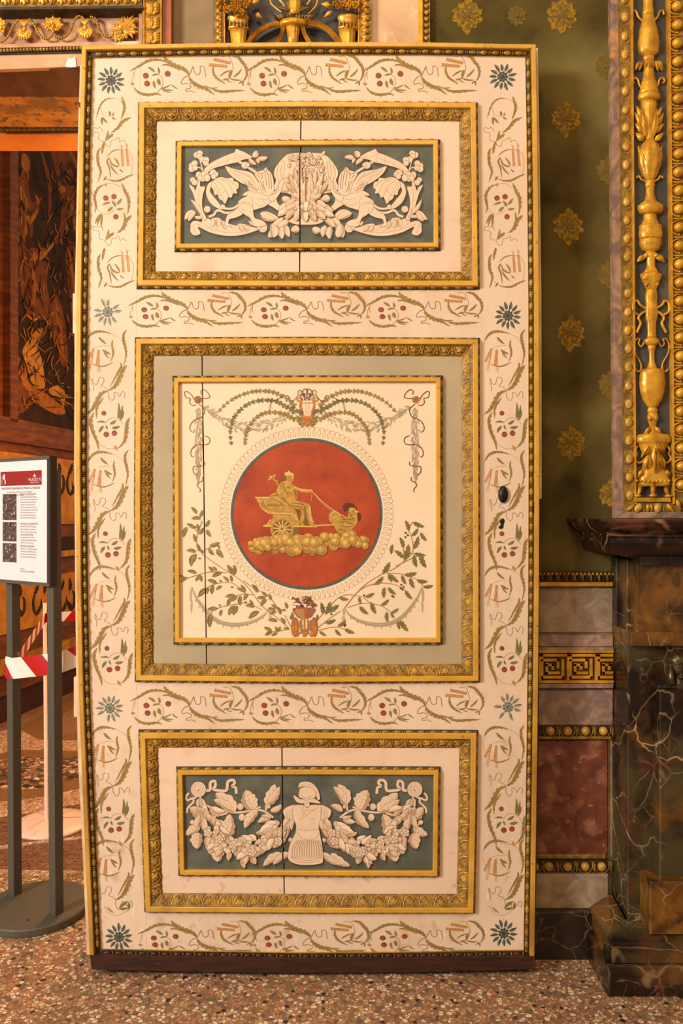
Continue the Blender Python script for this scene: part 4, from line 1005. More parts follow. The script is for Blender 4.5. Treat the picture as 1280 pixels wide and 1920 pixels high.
def scroll_low(dx, dy, parts='WB', sx=1.0):
    P = Paint(DM, T=(890, 600, 6.4), off=(dx, dy)); A = P.acanth; Lf = P.leaf
    if 'W' in parts:
        A([(115, 250), (160, 180), (230, 140), (320, 140), (420, 165)], 36, side=-1)
        P.stroke([(120, 250), (105, 330), (120, 420)], 4, 'p_ochre'); P.stroke([(420, 165), (500, 210), (540, 250)], 4, 'p_ochre')
        A([(600, 115), (560, 170), (560, 250), (580, 330), (590, 420), (560, 560)], 38)
        A([(600, 545), (550, 600), (500, 720), (450, 800), (375, 845)], 58); A([(525, 510), (530, 560), (480, 650), (400, 800)], 30)
        Lf(260, 200, 360, 290, 32, 'p_olive', 'p_green'); A([(430, 240), (420, 300), (435, 380), (430, 430), (405, 500)], 28)
        P.stroke([(390, 310), (300, 310), (220, 330)], 4, 'p_ochre')
        Lf(305, 355, 410, 410, 32, 'p_olive', 'p_green'); Lf(320, 365, 390, 465, 22, 'p_olive', 'p_green'); A([(435, 505), (350, 545), (270, 555), (170, 520)], 18)
        P.ear(205, 340, 125, 500, 7, 16, (150, 610)); P.ear(265, 355, 240, 550, 8, 16, (265, 625))
        P.stroke([(195, 850), (200, 800), (180, 750), (185, 705), (210, 765), (245, 765), (270, 690), (320, 700), (320, 750), (290, 790), (340, 810), (375, 845)], 6, 'p_thin')
        P.stroke([(375, 845), (380, 920), (420, 965), (450, 930), (450, 870), (490, 880), (510, 920), (545, 860), (575, 880), (570, 940)], 6, 'p_thin')
    if 'B' in parts:
        A([(370, 850), (290, 890), (230, 1000), (180, 1080), (115, 1130)], 52, side=-1); A([(320, 930), (240, 1050), (235, 1180)], 26)
        A([(205, 1110), (165, 1200), (190, 1340), (240, 1460), (262, 1560)], 44, side=1); A([(630, 1175), (600, 1240), (590, 1340), (570, 1450), (500, 1535)], 48)
        for x, y, r in ((323, 1118, 29), (353, 1372, 34), (450, 1358, 33)): P.dot(x, y, r, 'p_red'); P.dot(x - 3, y + 5, r * .3, 'p_rust')
        for q in ((345, 1225, 240, 1225, 22), (395, 1250, 475, 1200, 34), (350, 1260, 370, 1315, 22), (320, 1270, 265, 1355, 34), (420, 1295, 520, 1275, 36), (490, 1180, 500, 990, 30), (500, 1190, 548, 1020, 26), (515, 1210, 562, 1080, 26)):
            Lf(*q, 'p_sage', 'p_green')
        P.stroke([(340, 1240), (400, 1180), (480, 1180), (560, 1250)], 4, 'p_ochre'); P.stroke([(265, 1480), (330, 1530), (420, 1545), (500, 1535)], 4, 'p_ochre')
        P.leaf(450, 1500, 490, 1570, 26, 'p_wheat'); P.dot(470, 1530, 14, 'p_wheat')
    P.build('painted_scroll', door)
for dx0, dxb in ((-746, -740), (0, -4)):
    for i, dy in enumerate((0, 226, 441)): scroll_low(dx0 + (3 * i if dx0 else 0), dy)
    scroll_low(dxb + 3, 742); scroll_low(dxb + (8 if dx0 else 2), 955, 'W')
    # last small sprig of the column
    P = Paint(DM, off=(dxb + 740, 0) if dx0 else (722, 0))
    P.stroke([(195, 1698), (204, 1712), (222, 1716), (240, 1706)], .8, 'p_ochre'); P.leaf(240, 1690, 222, 1704, 6, 'p_sage'); P.leaf(224, 1704, 240, 1702, 5, 'p_sage'); P.leaf(240, 1706, 242, 1692, 5, 'p_sage')
    P.leaf(200, 1700, 214, 1712, 4, 'p_ochre'); P.build('painted_sprig', door)

def scroll_up(dx, dy, parts):
    P = Paint(DM, T=(160, 170, 7.38), off=(dx, dy)); A = P.acanth; Lf = P.leaf
    if '0' in parts:
        A([(150, 380), (190, 250), (240, 160), (320, 110), (420, 110)], 26); P.stroke([(420, 110), (470, 130), (500, 160)], 5, 'p_ochre')
        A([(500, 80), (520, 150), (540, 230), (520, 320), (490, 400)], 42); A([(630, 370), (520, 420), (450, 510), (350, 590)], 50)
        for q in ((230, 360, 235, 480, 34), (240, 370, 310, 450, 34), (340, 350, 330, 280, 36), (380, 350, 385, 300, 24), (360, 360, 425, 400, 24)): Lf(*q, 'p_olive', 'p_green')
        P.stroke([(215, 240), (230, 300), (270, 350), (380, 350)], 5, 'p_ochre')
    if 'R' in parts:
        A([(390, 600), (330, 640), (270, 700)], 44); Lf(275, 700, 315, 545, 36, 'p_olive')
        P.stroke([(240, 570), (215, 515), (160, 520), (110, 515), (110, 570), (160, 575), (190, 600), (180, 660), (200, 690), (265, 705)], 7, 'p_thin')
        P.stroke([(265, 705), (290, 760), (340, 770), (360, 690), (410, 680), (440, 650), (465, 660), (470, 710), (520, 680), (560, 720)], 7, 'p_thin')
    if 'W' in parts:
        A([(262, 705), (240, 780), (225, 880)], 42); A([(205, 795), (170, 860), (175, 1000), (210, 1120), (170, 1270)], 44)
        A([(300, 910), (360, 850), (430, 820), (520, 815)], 18); P.stroke([(520, 815), (600, 840), (655, 950), (650, 1080), (630, 1160)], 6, 'p_ochre')
        A([(675, 1155), (580, 1190), (480, 1240), (380, 1245), (290, 1220)], 32); P.stroke([(210, 1150), (290, 1220)], 4, 'p_ochre')
        A([(330, 920), (300, 980), (330, 1070), (350, 1210)], 28); A([(330, 930), (360, 1010), (430, 1050), (470, 1040)], 28)
        Lf(470, 1045, 390, 920, 30, 'p_olive'); Lf(340, 1020, 460, 1170, 26, 'p_olive', 'p_green'); Lf(470, 1085, 530, 1130, 18, 'p_green')
        P.ear(505, 820, 520, 1045, 8, 18, (495, 750)); P.ear(570, 800, 595, 1040, 8, 18, (570, 730)); P.leaf(250, 1245, 290, 1180, 24, 'p_rust')
    if 'B' in parts:
        P.dot(282, 1303, 22, 'p_ochre'); A([(260, 1300), (180, 1350), (130, 1450), (140, 1550), (150, 1620), (125, 1700)], 44, side=-1); P.stroke([(300, 1280), (400, 1290), (490, 1340)], 6, 'p_ochre')
        A([(500, 1280), (540, 1380), (590, 1480), (600, 1600), (580, 1720)], 50); A([(640, 1725), (560, 1800), (520, 1900), (440, 1970)], 60); Lf(540, 1850, 530, 1670, 32, 'p_olive')
        for x, y in ((283, 1487), (395, 1467), (422, 1745)): P.dot(x, y, 38, 'p_red'); P.dot(x - 4, y + 3, 12, 'p_rust')
        for q in ((350, 1545, 230, 1585, 32), (420, 1610, 365, 1520, 38), (430, 1580, 505, 1485, 38), (380, 1610, 305, 1680, 42), (430, 1640, 530, 1630, 34), (215, 1700, 135, 1850, 32), (235, 1700, 160, 1880, 26), (240, 1710, 225, 1900, 30)): Lf(*q, 'p_olive', 'p_green')
        P.stroke([(150, 1610), (220, 1690), (330, 1700), (400, 1650)], 5, 'p_ochre')
    P.build('painted_scroll', door)
for dx in (0, 733):
    scroll_up(dx, 0, '0'); scroll_up(dx, 0, 'RW'); scroll_up(dx, 0, 'B'); scroll_up(dx + 1, 199, 'W'); scroll_up(dx + 1, 185, 'R')
# escutcheon and keyhole
m = MB(); w = W(943, 927, -.004); m.ell(w, (.016, .010, .027), 'iron', 12, 8); m.obj('escutcheon_cover', door, smooth=True)
P = Paint(DM, base=6e-4); P.fill([(938, 975), (943, 972), (946, 977), (944, 983), (943, 990), (938, 992), (934, 989), (938, 984), (937, 979)], 'void'); P.build('keyhole', door)

# ------------------------------------------------------------------ grisaille panel with griffins
GM = door_map(-.0015)
class GP(Paint):
    def __init__(s, T, mir=None, **k):
        super().__init__(GM, T=T, mir=mir, **k); s.h = s.base + 1.0e-3
def cluster(P, pts, n, L, w, ang, spread=.5, seed=1, shadow=True, lobes=0, W0=30):
    """overlapping leaves strewn along a path (crop coordinates); ang(u) gives the growth direction"""
    r = random.Random(seed); C = catmull(pts, 6)
    for i in range(n):
        u = i / max(n - 1, 1); c = C[min(int(u * (len(C) - 1)), len(C) - 1)]; d = C[min(int(u * (len(C) - 1)) + 1, len(C) - 1)] - C[max(int(u * (len(C) - 1)) - 1, 0)]
        d.normalize(); nn = Vector((-d.y, d.x)); o = r.uniform(-1, 1) * W0; a = math.atan2(d.y, d.x) + ang + r.uniform(-spread, spread) + o / W0 * .5
        x = c.x + nn.x * o; y = c.y + nn.y * o; l = L * r.uniform(.75, 1.2)
        P.gleaf(x, y, x + math.cos(a) * l, y + math.sin(a) * l, w * r.uniform(.8, 1.15), lobes, shadow, fill=r.choice(['g_cream', 'g_cream_dim', 'g_cream_pale']))
AX = 573.5
TG = (335, 260, 5.333)
def griffin_side(mir):
    seed = 3 if mir is None else 4; cr = ((561.6, 262), (562.4, 462))
    P = GP(TG, mir)     # scrolling horn of leaves with flowers
    P.g([(245, 345), (270, 290), (330, 240), (420, 195), (500, 160), (555, 140), (578, 105), (610, 120), (660, 140), (720, 175), (735, 188), (700, 200), (640, 212), (590, 235), (520, 250), (440, 270), (370, 290), (310, 320), (275, 360)])
    for q in ([(270, 330), (400, 250), (560, 195)], [(560, 150), (600, 180), (690, 190)], [(380, 225), (400, 250), (390, 280)], [(470, 180), (490, 210), (470, 255)], [(545, 145), (570, 190), (560, 230)]): P.stroke(q, 4, 'g_mid')
    for q in ((750, 190, 780, 122, 60), (790, 200, 890, 188, 46), (780, 200, 808, 248, 30), (700, 200, 775, 262, 40)): P.gleaf(*q)
    P.stroke([(600, 235), (640, 250), (680, 280), (760, 330), (800, 360)], 26, 'g_line'); P.stroke([(600, 235), (640, 250), (680, 280), (760, 330), (800, 360)], 22, 'g_cream')
    P.gball(665, 268, 38, 34); P.gball(690, 262, 18, 18, False)
    for (x, y, rx) in ((180, 165, 30), (210, 150, 30), (205, 178, 26), (240, 210, 30), (275, 215, 30), (272, 245, 28), (135, 275, 34), (160, 250, 30), (130, 305, 30), (165, 295, 26), (345, 345, 34), (370, 360, 26), (350, 380, 26), (140, 415, 26), (160, 440, 28)): P.gball(x, y, rx)
    for q in ([(205, 195), (225, 260), (245, 330)], [(180, 290), (220, 295), (240, 320)], [(320, 360), (290, 350), (260, 350)], [(170, 435), (200, 420), (225, 400)]): P.stroke(q, 9, 'g_cream')
    for x, y, rx, ry in ((200, 365, 28, 34), (240, 385, 40, 46), (285, 395, 30, 34), (215, 400, 26, 26), (250, 350, 24, 20)): P.gball(x, y, rx, ry)
    P.g([(105, 465), (150, 490), (165, 525), (195, 440), (212, 425), (216, 480), (262, 485), (242, 560), (232, 640), (242, 720), (275, 800), (240, 815), (190, 700), (160, 600), (140, 540)])
    P.stroke([(205, 500), (200, 600), (220, 720), (250, 800)], 5, 'g_mid')
    for q in ((220, 755, 118, 610, 40), (160, 725, 60, 812, 62), (170, 735, 98, 828, 46), (160, 785, 242, 788, 34)): P.gleaf(*q)
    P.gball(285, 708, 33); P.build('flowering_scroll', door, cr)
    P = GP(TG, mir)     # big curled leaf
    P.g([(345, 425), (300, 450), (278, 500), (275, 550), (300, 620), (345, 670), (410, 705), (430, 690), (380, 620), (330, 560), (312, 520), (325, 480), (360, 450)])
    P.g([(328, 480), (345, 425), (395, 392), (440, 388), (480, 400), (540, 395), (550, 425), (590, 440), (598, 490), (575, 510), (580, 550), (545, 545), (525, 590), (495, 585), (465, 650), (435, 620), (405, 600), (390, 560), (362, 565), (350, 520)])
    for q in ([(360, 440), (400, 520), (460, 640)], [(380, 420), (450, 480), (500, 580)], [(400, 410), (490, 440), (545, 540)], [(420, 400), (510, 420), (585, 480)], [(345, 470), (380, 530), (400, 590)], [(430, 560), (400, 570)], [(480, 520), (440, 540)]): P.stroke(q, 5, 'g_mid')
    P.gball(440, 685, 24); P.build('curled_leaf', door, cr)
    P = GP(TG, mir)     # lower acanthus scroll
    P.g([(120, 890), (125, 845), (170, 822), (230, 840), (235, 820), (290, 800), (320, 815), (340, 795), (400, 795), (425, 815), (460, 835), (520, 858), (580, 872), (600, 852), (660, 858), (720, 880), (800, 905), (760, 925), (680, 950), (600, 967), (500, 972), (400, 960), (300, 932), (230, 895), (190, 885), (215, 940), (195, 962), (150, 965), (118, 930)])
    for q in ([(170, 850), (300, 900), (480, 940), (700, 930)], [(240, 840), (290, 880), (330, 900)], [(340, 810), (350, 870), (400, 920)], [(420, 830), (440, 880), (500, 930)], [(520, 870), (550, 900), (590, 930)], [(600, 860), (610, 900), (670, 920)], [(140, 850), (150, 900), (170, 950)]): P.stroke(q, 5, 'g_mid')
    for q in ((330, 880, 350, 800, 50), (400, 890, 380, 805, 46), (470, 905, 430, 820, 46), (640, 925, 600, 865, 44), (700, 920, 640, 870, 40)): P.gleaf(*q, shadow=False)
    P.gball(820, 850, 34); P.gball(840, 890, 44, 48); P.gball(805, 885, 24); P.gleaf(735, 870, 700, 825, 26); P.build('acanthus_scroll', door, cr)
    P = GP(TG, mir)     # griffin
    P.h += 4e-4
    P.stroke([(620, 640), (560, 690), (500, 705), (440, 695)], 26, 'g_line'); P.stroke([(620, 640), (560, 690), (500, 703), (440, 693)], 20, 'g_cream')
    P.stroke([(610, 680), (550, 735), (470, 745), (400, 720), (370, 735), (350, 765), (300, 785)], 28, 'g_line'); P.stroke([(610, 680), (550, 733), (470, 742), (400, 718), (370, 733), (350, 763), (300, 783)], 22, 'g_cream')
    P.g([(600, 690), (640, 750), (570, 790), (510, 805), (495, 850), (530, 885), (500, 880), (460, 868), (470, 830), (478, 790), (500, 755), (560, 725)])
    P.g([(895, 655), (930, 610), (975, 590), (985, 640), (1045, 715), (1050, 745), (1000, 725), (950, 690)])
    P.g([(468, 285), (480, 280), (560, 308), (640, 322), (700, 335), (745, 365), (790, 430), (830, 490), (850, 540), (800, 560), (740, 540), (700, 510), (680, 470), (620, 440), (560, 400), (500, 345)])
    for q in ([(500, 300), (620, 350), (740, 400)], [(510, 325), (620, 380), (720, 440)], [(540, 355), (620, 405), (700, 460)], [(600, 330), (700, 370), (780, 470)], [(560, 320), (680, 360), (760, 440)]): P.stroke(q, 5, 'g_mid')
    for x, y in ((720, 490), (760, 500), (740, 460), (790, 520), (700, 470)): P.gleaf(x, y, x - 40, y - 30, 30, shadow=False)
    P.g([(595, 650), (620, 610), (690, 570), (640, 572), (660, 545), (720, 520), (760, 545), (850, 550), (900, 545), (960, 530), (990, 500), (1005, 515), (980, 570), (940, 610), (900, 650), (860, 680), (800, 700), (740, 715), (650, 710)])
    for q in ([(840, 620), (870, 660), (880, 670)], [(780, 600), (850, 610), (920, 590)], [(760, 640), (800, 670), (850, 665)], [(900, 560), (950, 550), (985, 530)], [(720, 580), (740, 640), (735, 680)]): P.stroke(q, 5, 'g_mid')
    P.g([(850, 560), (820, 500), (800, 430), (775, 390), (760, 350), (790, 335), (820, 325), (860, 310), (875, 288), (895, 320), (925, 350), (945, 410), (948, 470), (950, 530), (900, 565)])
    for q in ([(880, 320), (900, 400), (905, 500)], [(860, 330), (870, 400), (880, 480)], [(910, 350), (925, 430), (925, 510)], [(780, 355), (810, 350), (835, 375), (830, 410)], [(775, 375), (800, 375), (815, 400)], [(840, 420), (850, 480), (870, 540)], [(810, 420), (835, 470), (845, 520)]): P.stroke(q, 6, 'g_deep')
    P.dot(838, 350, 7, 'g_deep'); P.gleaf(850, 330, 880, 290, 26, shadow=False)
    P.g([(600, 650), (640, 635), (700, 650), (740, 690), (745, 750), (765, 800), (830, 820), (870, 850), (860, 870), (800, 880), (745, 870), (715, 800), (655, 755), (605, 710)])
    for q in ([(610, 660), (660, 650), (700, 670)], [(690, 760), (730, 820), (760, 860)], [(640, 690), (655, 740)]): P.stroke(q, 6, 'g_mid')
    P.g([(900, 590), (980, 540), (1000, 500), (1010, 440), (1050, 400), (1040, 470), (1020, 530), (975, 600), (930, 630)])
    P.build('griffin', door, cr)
griffin_side(None); griffin_side(AX)
P = GP(TG)      # acanthus mass between the griffins
P.h += 3e-4
P.g([(950, 490), (975, 420), (955, 370), (960, 310), (1005, 240), (1050, 190), (1100, 155), (1200, 145), (1272, 150), (1345, 145), (1440, 155), (1495, 190), (1540, 240), (1585, 310), (1590, 370), (1570, 420), (1595, 490), (1550, 530), (1430, 560), (1440, 640), (1500, 700), (1480, 790), (1400, 850), (1272, 860), (1145, 850), (1060, 790), (1040, 700), (1110, 640), (1120, 560), (1000, 530)])
for s_ in (0, 1):
    P.mir = AX if s_ else None
    for q in ([(1000, 260), (980, 360), (1000, 420), (975, 500)], [(1040, 210), (1020, 330), (1030, 420), (1000, 500)], [(1060, 230), (1050, 360), (1040, 440)]): P.stroke(q, 6, 'g_mid')
    for i, q in enumerate(((820, 745, 1000, 800, 90), (900, 990, 1000, 810, 80), (930, 880, 1050, 780, 60), (990, 885, 1110, 790, 60), (1030, 880, 1035, 1005, 66), (1075, 870, 1105, 985, 60), (1210, 905, 1120, 920, 70), (1020, 500, 1120, 480, 90), (1030, 600, 1120, 610, 70), (1070, 420, 1130, 400, 70))):
        P.gleaf(*q)
    P.gleaf(955, 990, 930, 850, 84, lobes=0); P.gleaf(815, 745, 960, 810, 74)
r = random.Random(5); P.mir = None
def fan(cx, cy, angs, L, w, lobes=0, sh=False, jit=10):
    for i, a in enumerate(angs):
        a = math.radians(a); l = L * r.uniform(.88, 1.1); x = cx + r.uniform(-jit, jit); y = cy + r.uniform(-jit, jit)
        P.gleaf(x, y, x + math.sin(a) * l, y - math.cos(a) * l, w * r.uniform(.9, 1.15), lobes, sh, bend=.10 * (1 if a > 0 else -1), fill=r.choice(['g_cream', 'g_cream_dim', 'g_cream_pale']))
for i in range(60):      # fruit and blossom heaped at the top
    x = 1272 + r.uniform(-170, 170); y = 185 + r.uniform(-25, 190); 
    if abs(x - 1272) > 215 - (y - 160) * .25: continue
    if r.random() < .45:
        for k in range(5): P.gball(x + 16 * math.cos(k * 1.257), y + 16 * math.sin(k * 1.257), 13, 13, False)
        P.gball(x, y, 8, 8, False)
    else:
        a = r.uniform(0, 6.28); P.gleaf(x, y, x + 46 * math.cos(a), y + 46 * math.sin(a), 32, shadow=False, fill=r.choice(['g_cream', 'g_cream_dim', 'g_cream_pale']))
fan(1272, 560, (-62, 62, -46, 46), 235, 74, 3); fan(1272, 600, (-34, 34, -20, 20, -8, 8), 300, 62, 3); fan(1272, 640, (-40, 40, -26, 26, -13, 13, 0), 235, 56, 2)
fan(1272, 660, (-52, 52, -34, 34, -18, 18, 0), 150, 48, 0)
for x, y in ((1150, 480), (1395, 480), (1120, 560), (1425, 560)): P.gleaf(1272 + (x - 1272) * .4, 600, x, y, 54, 2, False)
for row, (y, hw, L, w, k) in enumerate(((690, 175, 110, 74, 6), (740, 190, 105, 70, 7), (650, 120, 95, 66, 5), (690, 110, 100, 60, 4))):
    for i in range(k):
        u = -1 + 2 * i / (k - 1); a = u * 1.0; x = 1272 + u * hw * .92; P.gleaf(x, y - 20, x + math.sin(a) * L * 1.2, y - 20 + math.cos(a) * L * 1.1, w, 2 if row % 2 else 0, True if row < 2 else False, fill=('g_cream', 'g_cream_pale', 'g_cream_dim')[(i + row) % 3])
for q in ([(1272, 640), (1268, 500), (1272, 300)], [(1200, 660), (1230, 720), (1272, 740), (1320, 715), (1345, 660)]): P.stroke(q, 6, 'g_deep')
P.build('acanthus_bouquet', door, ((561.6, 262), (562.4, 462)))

# ------------------------------------------------------------------ grisaille panel with the armour
TL = (330, 1440, 5.818); AX2 = 574.6; CRL = ((527.6, 1455), (530.6, 1640))
def armour_side(mir):
    P = GP(TL, mir)
    for q in ([(120, 490), (125, 440), (160, 400), (190, 370), (180, 330), (125, 350), (110, 315), (140, 270)], [(180, 330), (210, 320), (240, 300)]):
        P.stroke(q, 26, 'g_line'); P.stroke(q, 20, 'g_cream')
    for q in ([(330, 245), (370, 235), (375, 160), (420, 140), (430, 190), (410, 230), (480, 245), (550, 240), (565, 150), (620, 130), (640, 160), (615, 195), (650, 215), (658, 280)],):
        P.sh.append([(P.t(p)[0] + 2.5, P.t(p)[1] + 3.5) for p in catmull(q, 3)] + [(P.t(p)[0] + 1, P.t(p)[1] + 6) for p in catmull(q, 3)][::-1])
        P.stroke(q, 36, 'g_line'); P.stroke(q, 29, 'g_cream')
    P.gball(244, 232, 82, 84, False)
    for r_ in (62, 40): P.stroke([(244 + r_ * math.cos(a), 232 + r_ * math.sin(a)) for a in [k * .35 for k in range(19)]], 5, 'g_mid', n=2)
    P.dot(240, 236, 16, 'g_deep'); P.dot(236, 232, 11, 'g_cream_pale'); P.build('ribbon_rosette', door, CRL)
    P = GP(TL, mir)
    for q in ([(260, 320), (300, 380), (380, 430), (480, 450), (600, 480), (720, 480), (860, 455), (960, 470), (1060, 540)], [(380, 520), (480, 510), (560, 490)], [(980, 460), (985, 400), (1000, 370)], [(860, 455), (900, 430), (920, 420)]):
        P.stroke(q, 27, 'g_line'); P.stroke(q, 20, 'g_cream')
    P.gleaf(650, 470, 430, 270, 175, lobes=3, bend=.04); P.gleaf(600, 450, 410, 345, 100, lobes=2)
    P.gleaf(850, 450, 760, 240, 190, lobes=4, bend=-.05); P.gleaf(985, 400, 1080, 175, 150, lobes=3)
    P.gleaf(1000, 380, 1130, 200, 90, lobes=2); P.gleaf(890, 455, 745, 655, 110, lobes=3); P.gleaf(1035, 540, 890, 590, 66); P.gleaf(1010, 440, 1010, 390, 40); P.gleaf(1030, 470, 1160, 400, 66)
    P.gleaf(1040, 540, 930, 520, 40)
    for x, y, rx, ry in ((700, 420, 33, 36), (718, 535, 33, 38)): P.gball(x, y, rx, ry)
    P.build('oak_spray', door, CRL)
    P = GP(TL, mir)     # garland
    P.h += 4e-4
    P.gleaf(290, 540, 150, 430, 130, lobes=3); P.gleaf(500, 780, 590, 500, 170, lobes=4); P.gleaf(520, 700, 470, 560, 90)
    P.gleaf(260, 640, 105, 730, 105, lobes=3); P.gleaf(240, 700, 230, 880, 140, lobes=3); P.gball(180, 590, 26, 24); P.stroke([(190, 600), (220, 625), (260, 620)], 14, 'g_cream')
    P.gleaf(390, 790, 350, 900, 90); P.gleaf(470, 840, 455, 1020, 160, lobes=3); P.gleaf(420, 850, 360, 930, 90, lobes=2)
    P.gleaf(1160, 930, 950, 1065, 100, lobes=3); P.gleaf(1240, 920, 1060, 1050, 80, lobes=2)
    for i, (x, y) in enumerate(((250, 330), (268, 345), (285, 335))): P.gleaf(x, y, x + (i - 1) * 30 + 25, 430, 40)
    cluster(P, [(290, 400), (330, 480), (390, 600), (420, 700), (480, 780)], 30, 140, 70, 0, .35, 11, W0=78)
    cluster(P, [(480, 760), (600, 850), (740, 890), (860, 890)], 28, 105, 62, 1.3, .7, 12, W0=85)
    cluster(P, [(1170, 700), (1080, 760), (960, 820), (860, 850), (760, 850)], 26, 125, 66, .1, .45, 13, W0=82)
    cluster(P, [(1160, 600), (1100, 660), (1030, 720)], 12, 150, 74, .2, .4, 14, W0=70)
    r = random.Random(31 if mir else 30)
    for i in range(34):
        u = r.random(); c = catmull([(440, 700), (540, 800), (680, 850), (840, 850), (980, 800)], 8); q = c[int(u * (len(c) - 1))]
        x = q.x + r.uniform(-50, 50); y = q.y + r.uniform(-62, 62); P.gball(x, y, r.uniform(17, 32))
    for x, y in ((620, 830), (830, 910), (470, 770), (1150, 700), (350, 700), (1120, 790)):
        for k in range(5): P.gball(x + 26 * math.cos(k * 1.257), y + 26 * math.sin(k * 1.257), 21, 19, False)
        P.gball(x, y, 14)
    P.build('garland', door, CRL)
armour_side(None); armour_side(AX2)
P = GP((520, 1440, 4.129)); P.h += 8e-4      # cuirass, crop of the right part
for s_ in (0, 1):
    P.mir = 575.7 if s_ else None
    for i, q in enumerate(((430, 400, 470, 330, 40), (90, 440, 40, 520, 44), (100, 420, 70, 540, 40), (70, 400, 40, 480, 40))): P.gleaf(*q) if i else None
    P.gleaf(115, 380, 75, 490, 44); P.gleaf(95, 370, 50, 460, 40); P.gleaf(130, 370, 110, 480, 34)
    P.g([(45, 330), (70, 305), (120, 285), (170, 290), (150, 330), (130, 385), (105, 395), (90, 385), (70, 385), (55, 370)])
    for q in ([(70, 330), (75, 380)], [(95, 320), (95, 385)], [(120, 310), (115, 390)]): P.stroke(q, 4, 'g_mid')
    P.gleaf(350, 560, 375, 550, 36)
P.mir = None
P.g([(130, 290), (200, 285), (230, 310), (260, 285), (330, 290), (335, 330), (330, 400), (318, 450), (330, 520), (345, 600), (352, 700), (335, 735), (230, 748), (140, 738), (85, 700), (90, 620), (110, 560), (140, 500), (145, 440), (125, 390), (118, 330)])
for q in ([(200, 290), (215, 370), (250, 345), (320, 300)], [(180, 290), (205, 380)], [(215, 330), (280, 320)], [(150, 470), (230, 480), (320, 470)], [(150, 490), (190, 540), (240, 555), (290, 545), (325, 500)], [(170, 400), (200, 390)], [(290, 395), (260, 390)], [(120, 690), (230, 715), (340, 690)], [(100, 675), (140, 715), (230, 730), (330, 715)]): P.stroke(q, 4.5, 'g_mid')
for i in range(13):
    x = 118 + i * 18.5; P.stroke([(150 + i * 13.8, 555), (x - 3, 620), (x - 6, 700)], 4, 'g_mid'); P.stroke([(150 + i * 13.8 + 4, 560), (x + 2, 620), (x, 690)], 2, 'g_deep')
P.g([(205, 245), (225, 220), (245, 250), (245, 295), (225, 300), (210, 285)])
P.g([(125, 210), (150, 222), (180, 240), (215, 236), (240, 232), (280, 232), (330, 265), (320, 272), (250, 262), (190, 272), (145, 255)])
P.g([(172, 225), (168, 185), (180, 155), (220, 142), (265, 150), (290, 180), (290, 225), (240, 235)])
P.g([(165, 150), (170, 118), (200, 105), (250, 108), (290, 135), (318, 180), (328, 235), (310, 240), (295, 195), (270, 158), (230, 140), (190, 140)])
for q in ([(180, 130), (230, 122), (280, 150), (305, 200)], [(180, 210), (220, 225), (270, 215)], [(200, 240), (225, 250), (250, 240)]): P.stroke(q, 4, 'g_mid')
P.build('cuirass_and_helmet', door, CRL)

# ------------------------------------------------------------------ central square painting
SM = door_map(-.0015); CRM = ((378.8, 716), (386.2, 1197))
CX, CY = 574.7, 963.5
P = Paint(SM); P.dot(CX, CY, 142.4, 'p_teal_ring', n=96); P.dot(CX, CY, 137.6, 'm_dark', n=96); P.dot(CX, CY, 137.0, 'm_red', n=96); P.build('medallion_ground', door)
P = Paint(SM); n = 102; pts = []
for i in range(n * 14 + 1):
    a = i / 14 * 2 * math.pi / n; t = i / 14 * 2 * math.pi; rr = 154.5 + 8.5 * math.cos(t); b = a + .030 * math.sin(t); pts.append((CX + rr * math.sin(b), CY - rr * math.cos(b)))
P.ribbonpx(pts, lambda u, i: .75, 'p_thin_rose'); P.build('coiled_border', door)

P = Paint(SM, T=(430, 810, 4.267), base=9e-4)   # chariot with its driver
gold, pale, sh, dk = 'm_gold', 'm_gold_pale', 'm_shade', 'm_dark'
P.dot(520, 790, 40, sh, 60)
P.fill([(205, 518), (215, 532), (225, 560), (245, 560), (265, 590), (280, 625), (320, 640), (350, 655), (345, 690), (320, 730), (272, 745), (270, 760), (700, 762), (700, 750), (560, 748), (552, 690), (530, 625), (480, 560), (420, 520), (322, 518)], gold, False)
for q in ([(235, 545), (255, 600), (300, 640), (345, 650), (350, 630), (335, 630)], [(205, 525), (320, 525)], [(360, 650), (500, 655), (540, 700)], [(330, 700), (300, 745)], [(272, 752), (700, 756)]): P.stroke(q, 9, pale)
P.fill([(280, 560), (420, 565), (500, 620), (520, 645), (370, 640), (310, 610)], gold); P.stroke([(365, 660), (510, 665)], 4, sh); P.stroke([(370, 640), (500, 640)], 4, sh)
for i in range(9): P.stroke([(300 + i * 18, 570 + (i % 3) * 12), (310 + i * 18, 592), (322 + i * 18, 575)], 5, sh)
P.stroke([(265, 535), (285, 600), (340, 628)], 5, sh)
P.dot(420, 775, 92, pale, n=30); P.dot(420, 775, 90, gold, n=30); P.dot(420, 775, 74, sh, n=28); P.dot(420, 775, 69, 'm_red', n=28); P.dot(420, 775, 69, sh, n=28)
for k in range(12): a = k * math.pi / 6 + .1; P.stroke([(420, 775), (420 + 72 * math.cos(a), 775 + 72 * math.sin(a))], 9, pale)
P.dot(420, 775, 17, gold); P.dot(420, 775, 7, dk)
P.fill([(320, 520), (350, 490), (400, 485), (450, 520), (500, 570), (460, 600), (420, 580), (380, 545)], gold); 
for q in ([(340, 510), (400, 510), (450, 560)], [(370, 495), (430, 530), (490, 600)], [(350, 540), (400, 560), (440, 590)]): P.stroke(q, 6, sh)
P.fill([(385, 440), (410, 405), (440, 390), (490, 398), (520, 430), (540, 480), (545, 530), (520, 560), (475, 560), (440, 520), (420, 490), (385, 490), (372, 478)], gold)
for q in ([(430, 410), (440, 450), (470, 500)], [(500, 410), (520, 470), (530, 540)], [(455, 440), (490, 450)], [(470, 480), (500, 490)], [(515, 440), (535, 500), (540, 545)]): P.stroke(q, 6, sh)
